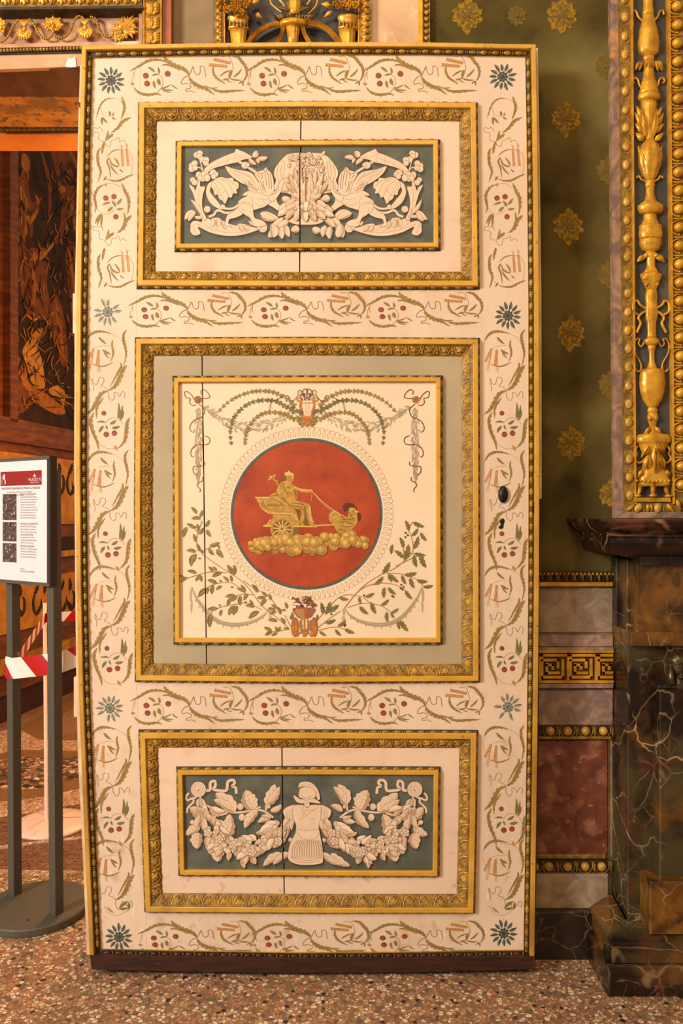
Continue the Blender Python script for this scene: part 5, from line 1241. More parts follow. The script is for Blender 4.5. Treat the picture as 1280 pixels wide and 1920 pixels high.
P.stroke([(400, 430), (385, 470), (400, 500), (440, 520)], 22, gold); P.stroke([(402, 440), (390, 470), (402, 495)], 7, pale)
P.stroke([(510, 440), (560, 462), (620, 475), (655, 468)], 24, gold); P.stroke([(520, 440), (570, 458), (640, 466)], 8, pale); P.dot(655, 468, 10, gold)
P.fill([(455, 340), (470, 322), (500, 325), (515, 350), (516, 380), (500, 400), (465, 400), (455, 370)], gold); P.fill([(430, 350), (445, 320), (485, 308), (510, 330), (500, 345), (460, 345), (445, 380), (425, 385)], sh)
P.fill([(440, 330), (470, 318), (505, 330), (518, 345), (480, 345), (450, 350)], pale); P.leaf(470, 330, 478, 305, 14, pale); P.stroke([(480, 365), (495, 362)], 4, sh); P.stroke([(490, 385), (510, 382)], 3, sh)
P.stroke([(395, 430), (370, 395), (340, 360)], 6, pale); P.stroke([(380, 420), (390, 390), (350, 385), (370, 360), (340, 350)], 5, gold)
P.leaf(350, 360, 305, 390, 22, gold); P.leaf(345, 355, 375, 340, 20, gold); P.leaf(345, 365, 320, 355, 14, pale)
P.fill([(480, 555), (540, 550), (600, 565), (640, 580), (645, 610), (600, 620), (540, 615), (490, 600)], gold)
P.stroke([(630, 590), (635, 650), (650, 710), (665, 735)], 42, gold); P.stroke([(590, 600), (600, 660), (600, 710), (590, 735)], 36, sh); P.stroke([(580, 600), (585, 650), (580, 700), (565, 730)], 30, gold)
P.stroke([(640, 600), (645, 660), (655, 715)], 9, pale); P.leaf(640, 735, 700, 748, 22, gold); P.leaf(560, 725, 605, 748, 22, gold)
for q in ([(500, 570), (570, 575), (620, 600)], [(490, 590), (560, 600), (600, 625)], [(520, 610), (545, 650), (560, 700)], [(550, 615), (570, 680)]): P.stroke(q, 7, sh)
P.stroke([(655, 470), (660, 500), (655, 550)], 6, gold); P.stroke([(660, 472), (740, 555), (830, 625), (940, 690)], 7, pale); P.stroke([(670, 485), (740, 570), (820, 640)], 5, gold)
P.stroke([(690, 750), (760, 745), (840, 742)], 9, pale)
P.build('chariot_and_driver', door)
P = Paint(SM, T=(430, 810, 4.267), base=9e-4)
P.dot(955, 600, 50, 'm_dark', 34); P.dot(990, 640, 34, 'm_dark', 50); P.leaf(920, 640, 925, 570, 30, 'm_dark'); P.leaf(960, 640, 985, 570, 30, 'm_dark'); P.dot(1035, 680, 18, 'm_dark', 34)
P.fill([(795, 660), (830, 628), (870, 640), (895, 680), (940, 690), (950, 650), (960, 608), (1005, 612), (1020, 660), (1020, 720), (990, 770), (940, 800), (880, 810), (850, 780), (830, 740), (800, 710)], gold)
for k in range(7): P.stroke([(870, 740 - k * 6), (830 - k * 4, 700 - k * 6), (815 + k * 6, 650 - k * 2), (850 + k * 6, 640 + k * 6)], 6, sh if k % 2 else pale)
for q in ([(880, 720), (930, 720), (1000, 740)], [(890, 750), (940, 760), (990, 750)], [(870, 780), (930, 790)], [(960, 640), (980, 680), (1000, 720)], [(900, 700), (960, 700), (1010, 690)]): P.stroke(q, 7, sh)
P.leaf(1000, 630, 1035, 640, 16, pale); P.dot(990, 632, 5, dk); P.stroke([(890, 800), (880, 825)], 8, gold); P.stroke([(930, 795), (935, 822)], 8, gold); P.build('drawing_rooster', door)
P = Paint(SM, T=(430, 810, 4.267), base=6e-4); r = random.Random(8)
for i in range(96):
    u = r.random(); x = 150 + u * 940; yc = 905 - (50 * max(0, (x - 700) / 300) if x < 1000 else 50 - (x - 1000) * .35); hgt = 60 * math.sin(math.pi * min(max((x - 120) / 1000, .08), .92)) ** .4
    y = yc + r.uniform(-hgt, hgt * .85); q = r.uniform(28, 46) * (.7 if x < 220 or x > 1020 else 1)
    P.dot(x + 1, y + 3, q + 2, sh, n=14); P.dot(x, y, q, gold, n=14); P.dot(x - 5, y - 9, q * .45, pale, n=12); P.stroke([(x - q * .7, y + q * .5), (x, y + q * .8), (x + q * .7, y + q * .45)], 4, sh, n=2)
P.build('cloud_bank', door)

# festoons, lyre, branches and tripod of the square
TS = (560, 700, 4.74)
def chevrons(P, pts, n, w, m):
    C = catmull(pts, 10); L = len(C) - 1
    P.stroke(pts, 2.6, 'p_sage')
    for i in range(n):
        k = int(i / (n - 1) * (L - 1)); p = C[k]; d = (C[k + 1] - p).normalized(); nn = Vector((-d.y, d.x)); s = w * (1 - .35 * i / n)
        for sg in (-1, 1):
            P.leaf(p.x - d.x * 4, p.y - d.y * 4, p.x - d.x * s * .35 + nn.x * sg * s * .85, p.y - d.y * s * .35 + nn.y * sg * s * .85, s * .62, m)
            P.leaf(p.x, p.y, p.x + d.x * s * .8 + nn.x * sg * s * .35, p.y + d.y * s * .8 + nn.y * sg * s * .35, s * .42, m)
for mir in (None, 575.2):
    P = Paint(SM, T=TS, mir=mir, base=3e-4)
    sw = [(165, 285), (230, 340), (300, 410), (400, 455), (500, 480), (600, 480), (700, 465), (780, 430), (860, 375), (930, 330), (1000, 285)]; C = catmull(sw, 9); r = random.Random(21)
    for i in range(150):
        k = r.randrange(2, len(C) - 2); u = k / len(C); p = C[k]; d = (C[k + 1] - C[k - 1]).normalized() * (1 if u < .5 else -1); nn = Vector((-d.y, d.x)); hw = 52 * math.sin(math.pi * u) ** .8; o = r.uniform(-1, 1)
        x = p.x + nn.x * o * hw * .6; y = p.y + nn.y * o * hw * .6; l = r.uniform(36, 62) * (.55 + .45 * math.sin(math.pi * u)); dv = (d + nn * o * .9).normalized()
        P.leaf(x, y, x + dv.x * l, y + dv.y * l, 13, 'p_grey' if r.random() < .65 else 'p_grey_dark')
    P.build('grey_festoon', door, CRM)
    P = Paint(SM, T=TS, mir=mir, base=1.3e-3)
    chevrons(P, [(190, 280), (270, 215), (370, 168), (450, 158), (540, 160), (620, 180), (700, 212), (780, 262), (850, 330)], 19, 32, 'p_olive')
    chevrons(P, [(120, 440), (200, 330), (270, 290), (340, 250), (430, 238), (520, 246), (600, 275), (670, 330), (720, 390), (740, 450), (755, 530), (745, 625)], 25, 32, 'p_sage')
    chevrons(P, [(110, 445), (200, 400), (260, 370), (330, 350), (420, 347), (490, 370), (550, 420), (600, 490), (618, 560), (625, 625)], 19, 32, 'p_olive')
    chevrons(P, [(130, 350), (160, 330), (200, 300)], 3, 30, 'p_sage')
    P.stroke([(85, 240), (95, 200), (130, 150), (155, 165), (150, 190), (190, 240), (225, 240), (240, 200), (300, 210), (350, 240), (390, 245), (400, 300), (405, 330)], 5, 'p_maroon')
    P.stroke([(50, 230), (40, 200), (20, 180), (50, 140), (75, 150), (72, 190), (70, 230)], 6, 'p_maroon'); P.stroke([(85, 245), (100, 210), (90, 180), (120, 190), (135, 200), (110, 240)], 6, 'p_maroon')
    P.build('leafy_tendrils', door, CRM)
    P = Paint(SM, T=TS, mir=mir, base=4e-4); r = random.Random(9)
    for i in range(120):
        u = i / 120; y = 320 + 650 * u; hw = 46 * math.sin(math.pi * min(.08 + u * .9, 1)) ** .6 * (1 - .45 * u); x = 1038 + r.uniform(-1, 1) * hw * .7; sg = (x - 1038) / 40
        P.leaf(x, y - 20, x + sg * 26, y + 22, 13, 'p_grey' if r.random() < .6 else 'p_grey_dark')
    P.build('grey_drop', door, CRM)
    P = Paint(SM, T=TS, mir=mir, base=1.2e-3)
    for q in ([(1010, 225), (950, 220), (935, 205), (960, 165), (990, 145), (1015, 160), (1010, 190)], [(1075, 230), (1100, 190), (1140, 160), (1160, 175), (1145, 215), (1110, 225), (1115, 260), (1090, 285), (1060, 280)],
              [(1030, 275), (990, 310), (985, 350), (1010, 390), (1070, 415), (1105, 455), (1112, 500), (1085, 525)], [(985, 555), (945, 570), (935, 605), (960, 632), (1040, 635), (1085, 660), (1105, 705), (1095, 740), (1075, 740)],
              [(985, 785), (985, 815), (1030, 825), (1080, 830), (1080, 880), (1055, 905)], [(1000, 920), (1000, 955), (1035, 970), (1045, 1000), (1020, 1030), (1025, 1055)]): P.stroke(q, 7, 'p_maroon' if mir is None else 'p_rust')
    for k in range(12): a = k * .5236; P.leaf(1040, 235, 1040 + 38 * math.cos(a), 235 + 38 * math.sin(a), 18, 'p_gold' if mir is None else 'p_rust')
    P.dot(1040, 235, 14, 'p_rust'); P.build('ribbon_bow', door, CRM)
    # painted drapery swag below
    P = Paint(SM, T=(570, 940, 4.923), mir=mir, base=3e-4)
    q = [(375, 985), (420, 1050), (500, 1100), (600, 1130), (700, 1140), (800, 1125), (880, 1085), (950, 1020), (1020, 930), (1060, 860), (1085, 790)]
    P.stroke(q, 40, 'p_grey', True); P.stroke([(x, y + 8) for x, y in q], 12, 'p_grey_dark', True); P.stroke([(x, y - 12) for x, y in q[1:-1]], 5, 'p_grey_dark', True)
    P.fill([(1085, 790), (1105, 830), (1108, 900), (1095, 940), (1105, 970), (1090, 1030), (1080, 960), (1085, 900)], 'p_grey'); P.fill([(355, 990), (380, 1000), (375, 1070), (385, 1090), (360, 1110), (345, 1080), (358, 1050)], 'p_grey')
    for x, y in ((430, 1075), (490, 1110), (570, 1140), (650, 1160), (715, 1160), (795, 1150), (850, 1120), (940, 1060), (985, 1010), (1020, 970), (1050, 910)): P.leaf(x, y - 8, x + 2, y + 18, 9, 'p_ochre')
    P.build('drapery_swag', door, CRM)
P = Paint(SM, T=TS, base=1.5e-3)       # lyre
for s_ in (-1, 1):
    c = lambda x, y: (75 + s_ * x, y)
    P.stroke([c(0, 440), c(30, 420), (c(50, 380)), c(58, 320), c(60, 260), c(52, 235)], 20, 'p_gold'); P.stroke([c(10, 400), c(35, 370), c(45, 310)], 5, 'p_rust')
    P.stroke([c(55, 250), c(60, 225), c(78, 218), c(92, 230), c(88, 248), c(76, 246), c(76, 235)], 9, 'p_gold'); P.stroke([c(10, 450), c(30, 465), c(60, 480)], 6, 'p_gold'); P.leaf(*c(48, 340), *c(62, 300), 12, 'p_gold')
P.dot(75, 405, 38, 'p_gold', 26); P.dot(75, 450, 22, 'p_gold', 16); P.dot(75, 465, 12, 'p_rust', 10); P.stroke([(18, 262), (132, 262)], 5, 'p_gold')
for x in (58, 70, 82, 94): P.stroke([(x, 262), (x, 390)], 2, 'p_wheat')
P.build('painted_lyre', door)
P = Paint(SM, T=(570, 940, 4.923), base=1.5e-3)      # right branch
for q in ([(370, 985), (450, 880), (560, 770), (700, 680), (830, 620), (920, 550), (1000, 460), (990, 330), (960, 260), (1000, 190)], [(380, 975), (500, 830), (640, 760), (800, 760), (900, 800), (940, 830)], [(400, 980), (540, 940), (700, 960), (800, 1025)],
          [(100, 1110), (200, 1010), (300, 900), (400, 860), (530, 880)], [(120, 1170), (220, 1090), (335, 1010)], [(130, 1190), (280, 1160), (400, 1190)], [(760, 665), (900, 670), (1040, 720), (1100, 790)], [(920, 550), (915, 450), (900, 400)], [(1000, 480), (1070, 480)], [(620, 770), (720, 750)], [(540, 880), (600, 930), (620, 930)], [(840, 600), (1000, 520)]):
    P.stroke(q, 6, 'p_ochre')
for q in ((1000, 190, 1110, 235), (965, 275, 930, 172), (990, 322, 1052, 245), (1070, 285, 1130, 368), (1010, 440, 1052, 318), (915, 432, 880, 328), (815, 395, 803, 492), (915, 525, 828, 450), (925, 545, 960, 392), (1012, 490, 1037, 612), (1070, 490, 1125, 618), (1010, 480, 1122, 497), (720, 668, 790, 555), (648, 772, 730, 690), (778, 665, 808, 748), (790, 670, 872, 748), (900, 678, 938, 768), (920, 680, 1042, 658), (975, 700, 1015, 805), (1035, 730, 1142, 738), (1095, 790, 1192, 775), (930, 820, 997, 905), (742, 790, 733, 895), (770, 790, 847, 862), (560, 885, 648, 843), (508, 878, 523, 952), (618, 930, 662, 1042), (705, 962, 782, 902), (508, 965, 592, 1043), (800, 1030, 872, 985), (762, 1018, 768, 1118), (885, 1095, 960, 1202), (870, 1100, 878, 1185), (170, 1040, 153, 928), (205, 1020, 322, 950), (195, 1045, 240, 920), (318, 885, 412, 905), (305, 1155, 385, 1098), (285, 1180, 342, 1242), (368, 1175, 468, 1215), (138, 1195, 205, 1242), (190, 1125, 292, 1088), (115, 1105, 120, 1040), (800, 1020, 830, 1080)):
    P.leaf(*q, math.hypot(q[2] - q[0], q[3] - q[1]) * .40, 'p_green' if q[0] > 300 else 'p_sage', jag=True)
for x, y in ((935, 290), (955, 312), (932, 330), (895, 770), (915, 790), (890, 800), (905, 812), (810, 872), (822, 880), (552, 868), (250, 1040), (378, 1135), (372, 1148)): P.dot(x, y, 9, 'p_maroon')
P.build('leafy_branch', door)
P = Paint(SM, T=(330, 940, 4.923), base=1.5e-3)      # left branch
for q in ([(1040, 1170), (900, 1050), (790, 960), (650, 780), (540, 690), (400, 600), (300, 530), (230, 470), (190, 390), (200, 290), (240, 180)], [(960, 1040), (860, 880), (700, 790), (620, 730)], [(720, 860), (640, 850), (560, 780), (500, 750), (380, 755), (280, 800), (210, 880)], [(470, 660), (380, 650), (260, 660), (100, 710)],
          [(790, 1000), (660, 940), (540, 950), (400, 980), (320, 1030), (305, 1160)], [(1060, 1160), (1000, 1050)], [(230, 470), (300, 430), (390, 400)], [(640, 850), (560, 870), (490, 900)], [(1030, 1180), (920, 1200), (850, 1200)], [(200, 290), (160, 240), (100, 210)]): P.stroke(q, 6, 'p_ochre')
for q in ((190, 115, 138, 50), (228, 155, 138, 160), (218, 145, 242, 78), (172, 252, 98, 205), (100, 235, 65, 332), (205, 275, 190, 205), (178, 375, 158, 298), (268, 235, 307, 168), (282, 258, 320, 328), (210, 305, 250, 240), (212, 462, 190, 388), (185, 465, 93, 452), (182, 480, 165, 562), (155, 488, 138, 602), (308, 412, 402, 377), (300, 430, 348, 497), (390, 440, 433, 522), (378, 440, 410, 512), (250, 480, 218, 440), (188, 662, 103, 640), (230, 680, 178, 737), (230, 680, 236, 742), (102, 698, 48, 742), (72, 702, 28, 684), (342, 652, 298, 600), (372, 642, 338, 600), (422, 655, 328, 697), (512, 672, 470, 583), (530, 682, 535, 583), (482, 742, 433, 690), (512, 742, 498, 680), (377, 757, 288, 725), (342, 770, 328, 857), (422, 778, 368, 817), (282, 800, 203, 883), (302, 798, 270, 862), (622, 832, 558, 800), (632, 842, 598, 768), (752, 842, 698, 763), (832, 882, 788, 830), (872, 912, 850, 850), (822, 890, 743, 892), (832, 900, 778, 967), (552, 872, 453, 880), (512, 890, 468, 962), (562, 872, 518, 922), (592, 870, 590, 962), (662, 850, 623, 912), (702, 972, 678, 905), (722, 972, 638, 960), (382, 987, 288, 1000), (422, 1000, 403, 1057), (532, 962, 483, 1052), (542, 960, 530, 1052), (562, 960, 550, 1032), (762, 1012, 668, 1082), (932, 992, 878, 950), (912, 1002, 848, 985), (922, 1012, 868, 1042), (962, 1042, 933, 970), (1012, 1000, 968, 1008), (1022, 990, 1003, 928), (932, 1102, 848, 1095), (1002, 1132, 963, 1070), (1052, 1090, 1076, 1020), (882, 1202, 808, 1160), (882, 1205, 818, 1237), (932, 1202, 960, 1153), (932, 1210, 914, 1153), (932, 1212, 878, 1242), (1042, 1180, 988, 1168), (322, 1040, 308, 1162)):
    P.leaf(*q, math.hypot(q[2] - q[0], q[3] - q[1]) * .34 + 4, 'p_sage' if q[0] < 500 else 'p_green', 'p_olive')
for x, y in ((172, 235), (390, 410), (395, 425), (215, 525), (410, 732), (515, 790), (640, 930), (402, 958)): P.dot(x, y, 9, 'p_rust')
P.build('leafy_branch', door, CRM)
P = Paint(SM, T=(330, 940, 4.923), base=2e-3); r = random.Random(4)      # smoking tripod
for i in range(40):
    x = 1180 + r.uniform(-95, 95); y = 950 + r.uniform(-45, 40) ; P.stroke([(x, y), (x + r.uniform(-30, 30), y - r.uniform(10, 30)), (x + r.uniform(-40, 40), y - r.uniform(0, 40))], r.uniform(6, 14), 'p_rust' if i % 3 else 'p_maroon', True)
P.fill([(1085, 985), (1275, 985), (1262, 1040), (1225, 1075), (1135, 1075), (1098, 1040)], 'p_rust', True); P.fill([(1100, 1000), (1180, 1000), (1180, 1070), (1140, 1066), (1108, 1035)], 'p_ochre')
for q in ([(1182, 1000), (1182, 1250)], [(1160, 1070), (1150, 1160), (1195, 1250)], [(1205, 1070), (1215, 1160), (1170, 1250)], [(1110, 1250), (1182, 1180), (1250, 1250)]): P.stroke(q, 11, 'p_gold')
for x in (1095, 1272): P.dot(x, 1160, 34, 'p_rust', 92); P.dot(x - 2, 1160, 26, 'p_gold', 82); P.stroke([(x, 1085), (x, 1235)], 4, 'p_rust')
for q in ((1150, 1200, 1135, 1090, 26), (1215, 1200, 1235, 1090, 26), (1182, 1250, 1150, 1180, 22), (1182, 1250, 1215, 1180, 22)): P.leaf(*q, 'p_olive')
P.build('painted_tripod', door)

# ================================================================== GILDED CANDELABRUM PANEL AT RIGHT
def LX(y): return (y - 0) * 10 / 960.0        # the mouldings lean a little, as in the photograph
m = MB(); m.prism([(1143, -90), (1330, -90), (1340, 971), (1152, 971)], .115, .14, 'marble_edge', .115)
cand = m.obj('candelabrum_panel', label='tall gilded candelabrum relief on slate ground above the dark fireplace at right', cat='relief')
m = MB(); m.prism([(1183, -90), (1256, -90), (1262, 944), (1186, 944)], .106, .116, 'blue_ground', .106); m.obj('slate_ground', cand)
m = MB(); m.prism([(1161, -90), (1188, -90), (1188, 948), (1172, 960), (1172, 960)], .095, .116, 'gilt_band', .095); m.obj('moulding_bed', cand)
m = MB(); m.prism([(1252, -90), (1330, -90), (1330, 962), (1260, 944)], .095, .116, 'gilt_band', .095); m.obj('moulding_bed', cand)
m = MB(); m.prism([(1172, 960), (1190, 942), (1262, 942), (1275, 960)], .095, .116, 'gilt_band', .095); m.obj('moulding_bed', cand)
m = MB(); m.prism([(1168, 960), (1330, 960), (1330, 971), (1152, 971)], .09, .116, 'marble_edge', .09); m.obj('marble_sill', cand)
for a, b, w in (((1182, -90), (1190, 945), 3.5), ((1251, -90), (1261, 945), 5)):
    m = MB(); m.prism([a, (a[0] + w, a[1]), (b[0] + w * .8, b[1]), b], .088, .106, 'gold', .088); m.obj('gilt_fillet', cand)
m = MB(); m.prism([(1187, 933), (1256, 933), (1258, 941), (1190, 941)], .085, .106, 'gold', .085); m.obj('gilt_fillet', cand)
egg_s = ell_mesh('egg', (.0128, .008, .0165), 'gilt_leaf', 12, 8); egg_l = ell_mesh('egg', (.0185, .014, .0165), 'gold', 14, 9)
def cup_mesh(rx, rz, t, side):
    m = MB(); P = []
    for k in range(13):
        a = math.radians(-100 + 200 * k / 12); P.append((side * -math.cos(a) * rx, 0, math.sin(a) * rz))
    m.tube(P, t, 'gold', 6, 1.6)
    for s_ in (1,):
        z = rz * 1.30; m.leaf((side * -rx * .9, 0, z), (side * rx * .9, 0, z), rz * .34, t * 1.6, 'gold', n=3)
    return mesh('egg_cup', m.V, m.F, m.mats, m.M, True)
cup_s = cup_mesh(.0150, .0205, .0018, -1); cup_l = cup_mesh(.0245, .0225, .0026, 1)
for k in range(29):
    y = 930 - k * 34.5; x = 1168 + LX(y) + 2.5
    w = W(x, y, .093); link('egg', egg_s, cand, w); link('egg_cup', cup_s, cand, w + Vector((.002, .004, 0)))
for k in range(29):
    y = 909 - k * 34.5; x = 1266 + LX(y) + 1
    w = W(x + 2, y, .086); link('egg', egg_l, cand, w); link('egg_cup', cup_l, cand, w + Vector((-.002, .006, 0)))
for x, a in ((1196, .6), (1233, 0)):
    o = link('egg', egg_s, cand, W(x, 953, .09), rot=(0, a, 0)); m = MB()
    m.tube([W(x + dx, y, .092) for dx, y in ((-11, 959), (-10, 950), (-4, 944), (4, 944), (10, 950), (11, 959))], .0018, 'gold', 6); m.obj('egg_cup', cand)
for q in ((1214, 944, 1214, 960, 8, .093, .008), (1220, 944, 1221, 960, 6, .093, .006), (1175, 958, 1190, 945, 8, .093, .008), (1250, 945, 1262, 960, 9, .093, .008), (1268, 936, 1275, 958, 9, .093, .008)): carved('dart', [q], cand)

CXb = lambda y: 1214 + LX(y) * 1.02
def cp(name, prof, dep=.62, flute=0, fn=10, mt='gold', seg=28):
    m = MB(); V = []; Fc = []; Y = .102; d = D0 + Y
    P = []
    for i in range(len(prof) - 1):
        (r0, y0), (r1, y1) = prof[i], prof[i + 1]
        for k in range(3): u = k / 3; P.append((r0 + (r1 - r0) * (u * u * (3 - 2 * u)), y0 + (y1 - y0) * u))
    P.append(prof[-1])
    for (r, y) in P:
        for j in range(seg):
            a = 2 * math.pi * j / seg; k = 1 - flute * (.5 + .5 * math.cos(a * fn)); c = W(CXb(y), y, Y)
            V.append((c.x + r * k * math.cos(a) * d / F, Y - .002 + r * k * dep * math.sin(a) * d / F, c.z))
    for i in range(len(P) - 1):
        for j in range(seg): a = i * seg + j; b = i * seg + (j + 1) % seg; Fc.append((a, b, b + seg, a + seg))
    Fc.append(tuple(range(seg))[::-1]); Fc.append(tuple((len(P) - 1) * seg + k for k in range(seg)))
    return mk(name, V, Fc, mt, cand, smooth=True)
cp('stem', [(10, -80), (12, -40), (9, -10), (9, 10), (11, 30)]); cp('bud', [(10, 28), (13, 40), (18, 62), (21, 84), (19, 100), (10, 107)], flute=.06, fn=6)
cp('collar', [(9, 106), (11, 109), (10, 113), (9, 116)]); cp('neck', [(10, 114), (9, 130), (11, 145), (15, 160), (19, 178)])
cp('cup_rim', [(17, 176), (21, 180), (21, 186), (18, 190)]); cp('fluted_cone', [(16, 190), (14, 215), (11, 245), (8, 268)], flute=.2, fn=12)
cp('ribbed_bulb', [(8, 262), (18, 275), (24, 292), (23, 308), (16, 326), (8, 340)], flute=.16, fn=8); cp('knop', [(8, 339), (9, 342), (9, 350), (7, 353)])
cp('leafy_stem', [(8, 352), (8, 365), (11, 376), (20, 384)], flute=.06, fn=7); cp('saucer', [(18, 383), (24, 387), (24, 394), (20, 401), (13, 403)])
cp('fluted_neck', [(13, 402), (13, 412), (17, 420), (20, 423)], flute=.16, fn=12); cp('urn', [(21, 424), (21, 430), (22, 440), (21, 449)])
cp('urn_base', [(21, 449), (21.5, 458), (18, 468), (8, 474)], flute=.14, fn=12); cp('leafy_neck', [(10, 474), (8, 488), (8, 500), (12, 508), (15, 512)], flute=.05, fn=5)
cp('acanthus_capital', [(15, 512), (21, 517), (17, 527), (13, 535), (10, 544)], flute=.12, fn=7)
cp('leafy_shaft', [(10, 542), (12, 556), (11, 568), (12, 580), (12, 592), (9, 606), (8, 622), (9, 634)], flute=.10, fn=6)
cp('jug_lip', [(10, 634), (15, 639), (14, 643), (9, 648)]); cp('jug_neck', [(8, 648), (5, 662), (5, 676), (9, 690), (13, 692)])
cp('jug', [(20, 693), (23, 699), (24, 708), (25, 720), (23, 735), (19, 748), (12, 760), (7, 765)], flute=.03, fn=14); cp('knop', [(8, 765), (10, 770), (8, 775)])
cp('bud', [(9, 774), (11, 784), (8, 792), (6, 800), (7, 810), (14, 822)], flute=.1, fn=6)
def cl(name, items, mt='gold'):
    m = MB()
    for (x0, y0, x1, y1, w, h) in items: m.leaf(W(CXb(y0) + x0, y0, .100), W(CXb(y1) + x1, y1, .100), w * PX, h, mt)
    return m.obj(name, cand, smooth=True)
def ct(name, pts, r, mt='gold'):
    m = MB(); m.tube([W(CXb(y) + x, y, .097) for x, y in catmull(pts, 5)], r, mt, 7); return m.obj(name, cand, smooth=True)
cl('hanging_leaf', [(s * x, 115, s * x * 1.5, 133, 9, .014) for s in (-1, 1) for x in (5, 12, 17)] + [(0, 115, 0, 136, 9, .018)])
for s in (-1, 1):
    ct('curled_handle', [(s * 12, 168), (s * 18, 158), (s * 20, 150), (s * 26, 146), (s * 30, 152), (s * 26, 156)], .0035)
    ct('curled_handle', [(s * 10, 40), (s * 18, 32), (s * 22, 22), (s * 28, 20), (s * 30, 28)], .0035)
    cl('acanthus_leaf', [(s * 6, 260, s * 14, 205, 16, .018), (s * 12, 240, s * 27, 212, 12, .012), (s * 12, 225, s * 24, 200, 10, .012), (s * 10, 250, s * 27, 232, 12, .012), (s * 10, 265, s * 26, 250, 13, .014)])
    cl('rib_leaf', [(s * 8, 325, s * 22, 275, 9, .020), (s * 4, 330, s * 13, 272, 7, .022)])
    ct('tip_curl', [(s * 8, 340), (s * 16, 336), (s * 20, 330), (s * 25, 334)], .003)
    cl('drooping_leaf', [(s * 4, 478, s * 16, 482, 10, .014), (s * 12, 478, s * 26, 492, 11, .012), (s * 10, 480, s * 18, 490, 7, .012)])
    ct('scroll_handle', [(s * 14, 642), (s * 19, 650), (s * 24, 644), (s * 22, 636), (s * 28, 636), (s * 33, 648), (s * 30, 664), (s * 21, 680), (s * 20, 692), (s * 26, 697), (s * 30, 692)], .0026)
    ct('fluttering_ribbon', [(s * 10, 578), (s * 20, 572), (s * 26, 564), (s * 33, 568), (s * 33, 584), (s * 24, 590)], .0042)
    ct('fluttering_ribbon', [(s * 10, 584), (s * 18, 588), (s * 24, 596), (s * 20, 606), (s * 25, 618), (s * 28, 624)], .0046)
    cl('capital_leaf', [(s * 4, 530, s * 20, 514, 11, .020), (s * 6, 540, s * 14, 528, 8, .016)])
    cl('stem_leaf', [(s * 4, 800, s * 16, 815, 8, .014), (s * 3, 792, s * 8, 776, 8, .016)])
    # side scroll of the tripod base
    ct('base_scroll', [(s * 28, 836), (s * 32, 844), (s * 30, 852), (s * 34, 860), (s * 26, 868), (s * 14, 862)], .0038)
    m = MB(); m.tube([W(CXb(900) + x, y, .094) for x, y in ((s * 24, 908), (s * 25, 920), (s * 28, 928))], [.009, .0065, .006], 'gold', 8); m.ell(W(CXb(930) + s * 29, 930, .090), (.014, .012, .005), 'gold', 8, 5); m.obj('clawed_foot', cand, smooth=True)
m = MB(); m.tube([W(CXb(900), y, .082) for y in (905, 918, 926)], [.010, .0075, .007], 'gold', 8); m.ell(W(CXb(930), 929, .078), (.014, .012, .006), 'gold', 8, 5); m.obj('clawed_foot', cand, smooth=True)
cp('draped_slab', [(14, 812), (30, 816), (34, 822), (34, 828), (28, 834), (24, 842), (18, 852)], dep=.5, flute=.05, fn=9)
cp('pedestal', [(8, 850), (14, 858), (20, 872), (26, 884), (32, 896), (34, 908), (31, 912)], dep=.5, flute=.14, fn=4)
cl('pedestal_figure', [(0, 824, 0, 905, 14, .040), (0, 828, 3, 860, 10, .046), (-10, 850, -18, 890, 14, .030), (10, 850, 18, 890, 14, .030), (-20, 880, -30, 898, 10, .024), (20, 880, 30, 898, 10, .024), (-8, 832, -22, 858, 9, .028), (8, 832, 22, 858, 9, .028)])
m = MB()
for k in range(-4, 5): m.ell(W(CXb(905) + k * 7.5, 903 - abs(k) * .4, .088 - .018 + abs(k) * .003), (.0045, .005, .005), 'gold', 8, 5)
m.obj('beaded_trim', cand, smooth=True); m = MB()
for k in range(-3, 4): m.ell(W(CXb(800) + k * 3.6, 812 - abs(k) * -1.5, .085), (.004, .004, .004), 'gold', 6, 4)
m.obj('beaded_trim', cand, smooth=True)

# ================================================================== WAINSCOT BETWEEN DOOR AND FIREPLACE
m = MB(); xl = W(700, 0, YW).x; m.box(xl, 1.6, YW - .01, YW + .2, 0, W(0, 1074, YW).z, 'marble_grey')
wain = m.obj('trim_2', kind='structure', label='marble wainscot with gilded key fret beside the fireplace')
def wp(name, y0, y1, mt, Yf, xr=1158, bev=0.0, Yb=None):
    xr = min(xr, 1150); m = MB(); a = W(900, y0, Yf); b = W(xr, y1, Yf); m.box(a.x, b.x, Yf, YW if Yb is None else Yb, b.z, a.z, mt, bev); return m.obj(name, wain)
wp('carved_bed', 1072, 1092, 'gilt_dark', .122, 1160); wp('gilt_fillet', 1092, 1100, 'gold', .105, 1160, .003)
m = MB()
for i in range(20): x = 1006 + i * 7.6; m.leaf(W(x, 1073, .12), W(x + 3, 1090, .118), .012, .009, 'gilt_band' if i % 2 else 'gold_dark', n=3); m.leaf(W(x, 1073, .118), W(x - 3, 1079, .118), .008, .006, 'gold', n=3)
tag(m.obj('carved_leaf_edge', wain), kind='stuff')
wp('marble_panel', 1101, 1187, 'marble_grey', .122, 1156, .004); wp('marble_band', 1191, 1213, 'marble_mauve', .108, 1158, .003); wp('marble_fillet', 1214, 1219, 'marble_mauve', .100, 1156)
wp('fret_ground', 1219, 1281, 'gold_dark', .112, 1155); wp('gilt_fillet', 1219, 1224, 'gold', .102, 1155); wp('gilt_fillet', 1276, 1281, 'gold', .102, 1155)
wp('marble_fillet', 1282, 1291, 'marble_mauve', .104, 1153, .002); wp('marble_panel', 1292, 1361, 'marble_mauve', .118, 1150, .004)
wp('egg_bed', 1361, 1382, 'gilt_dark', .118, 1147); wp('gilt_fillet', 1381, 1386, 'gilt_band', .108, 1145)
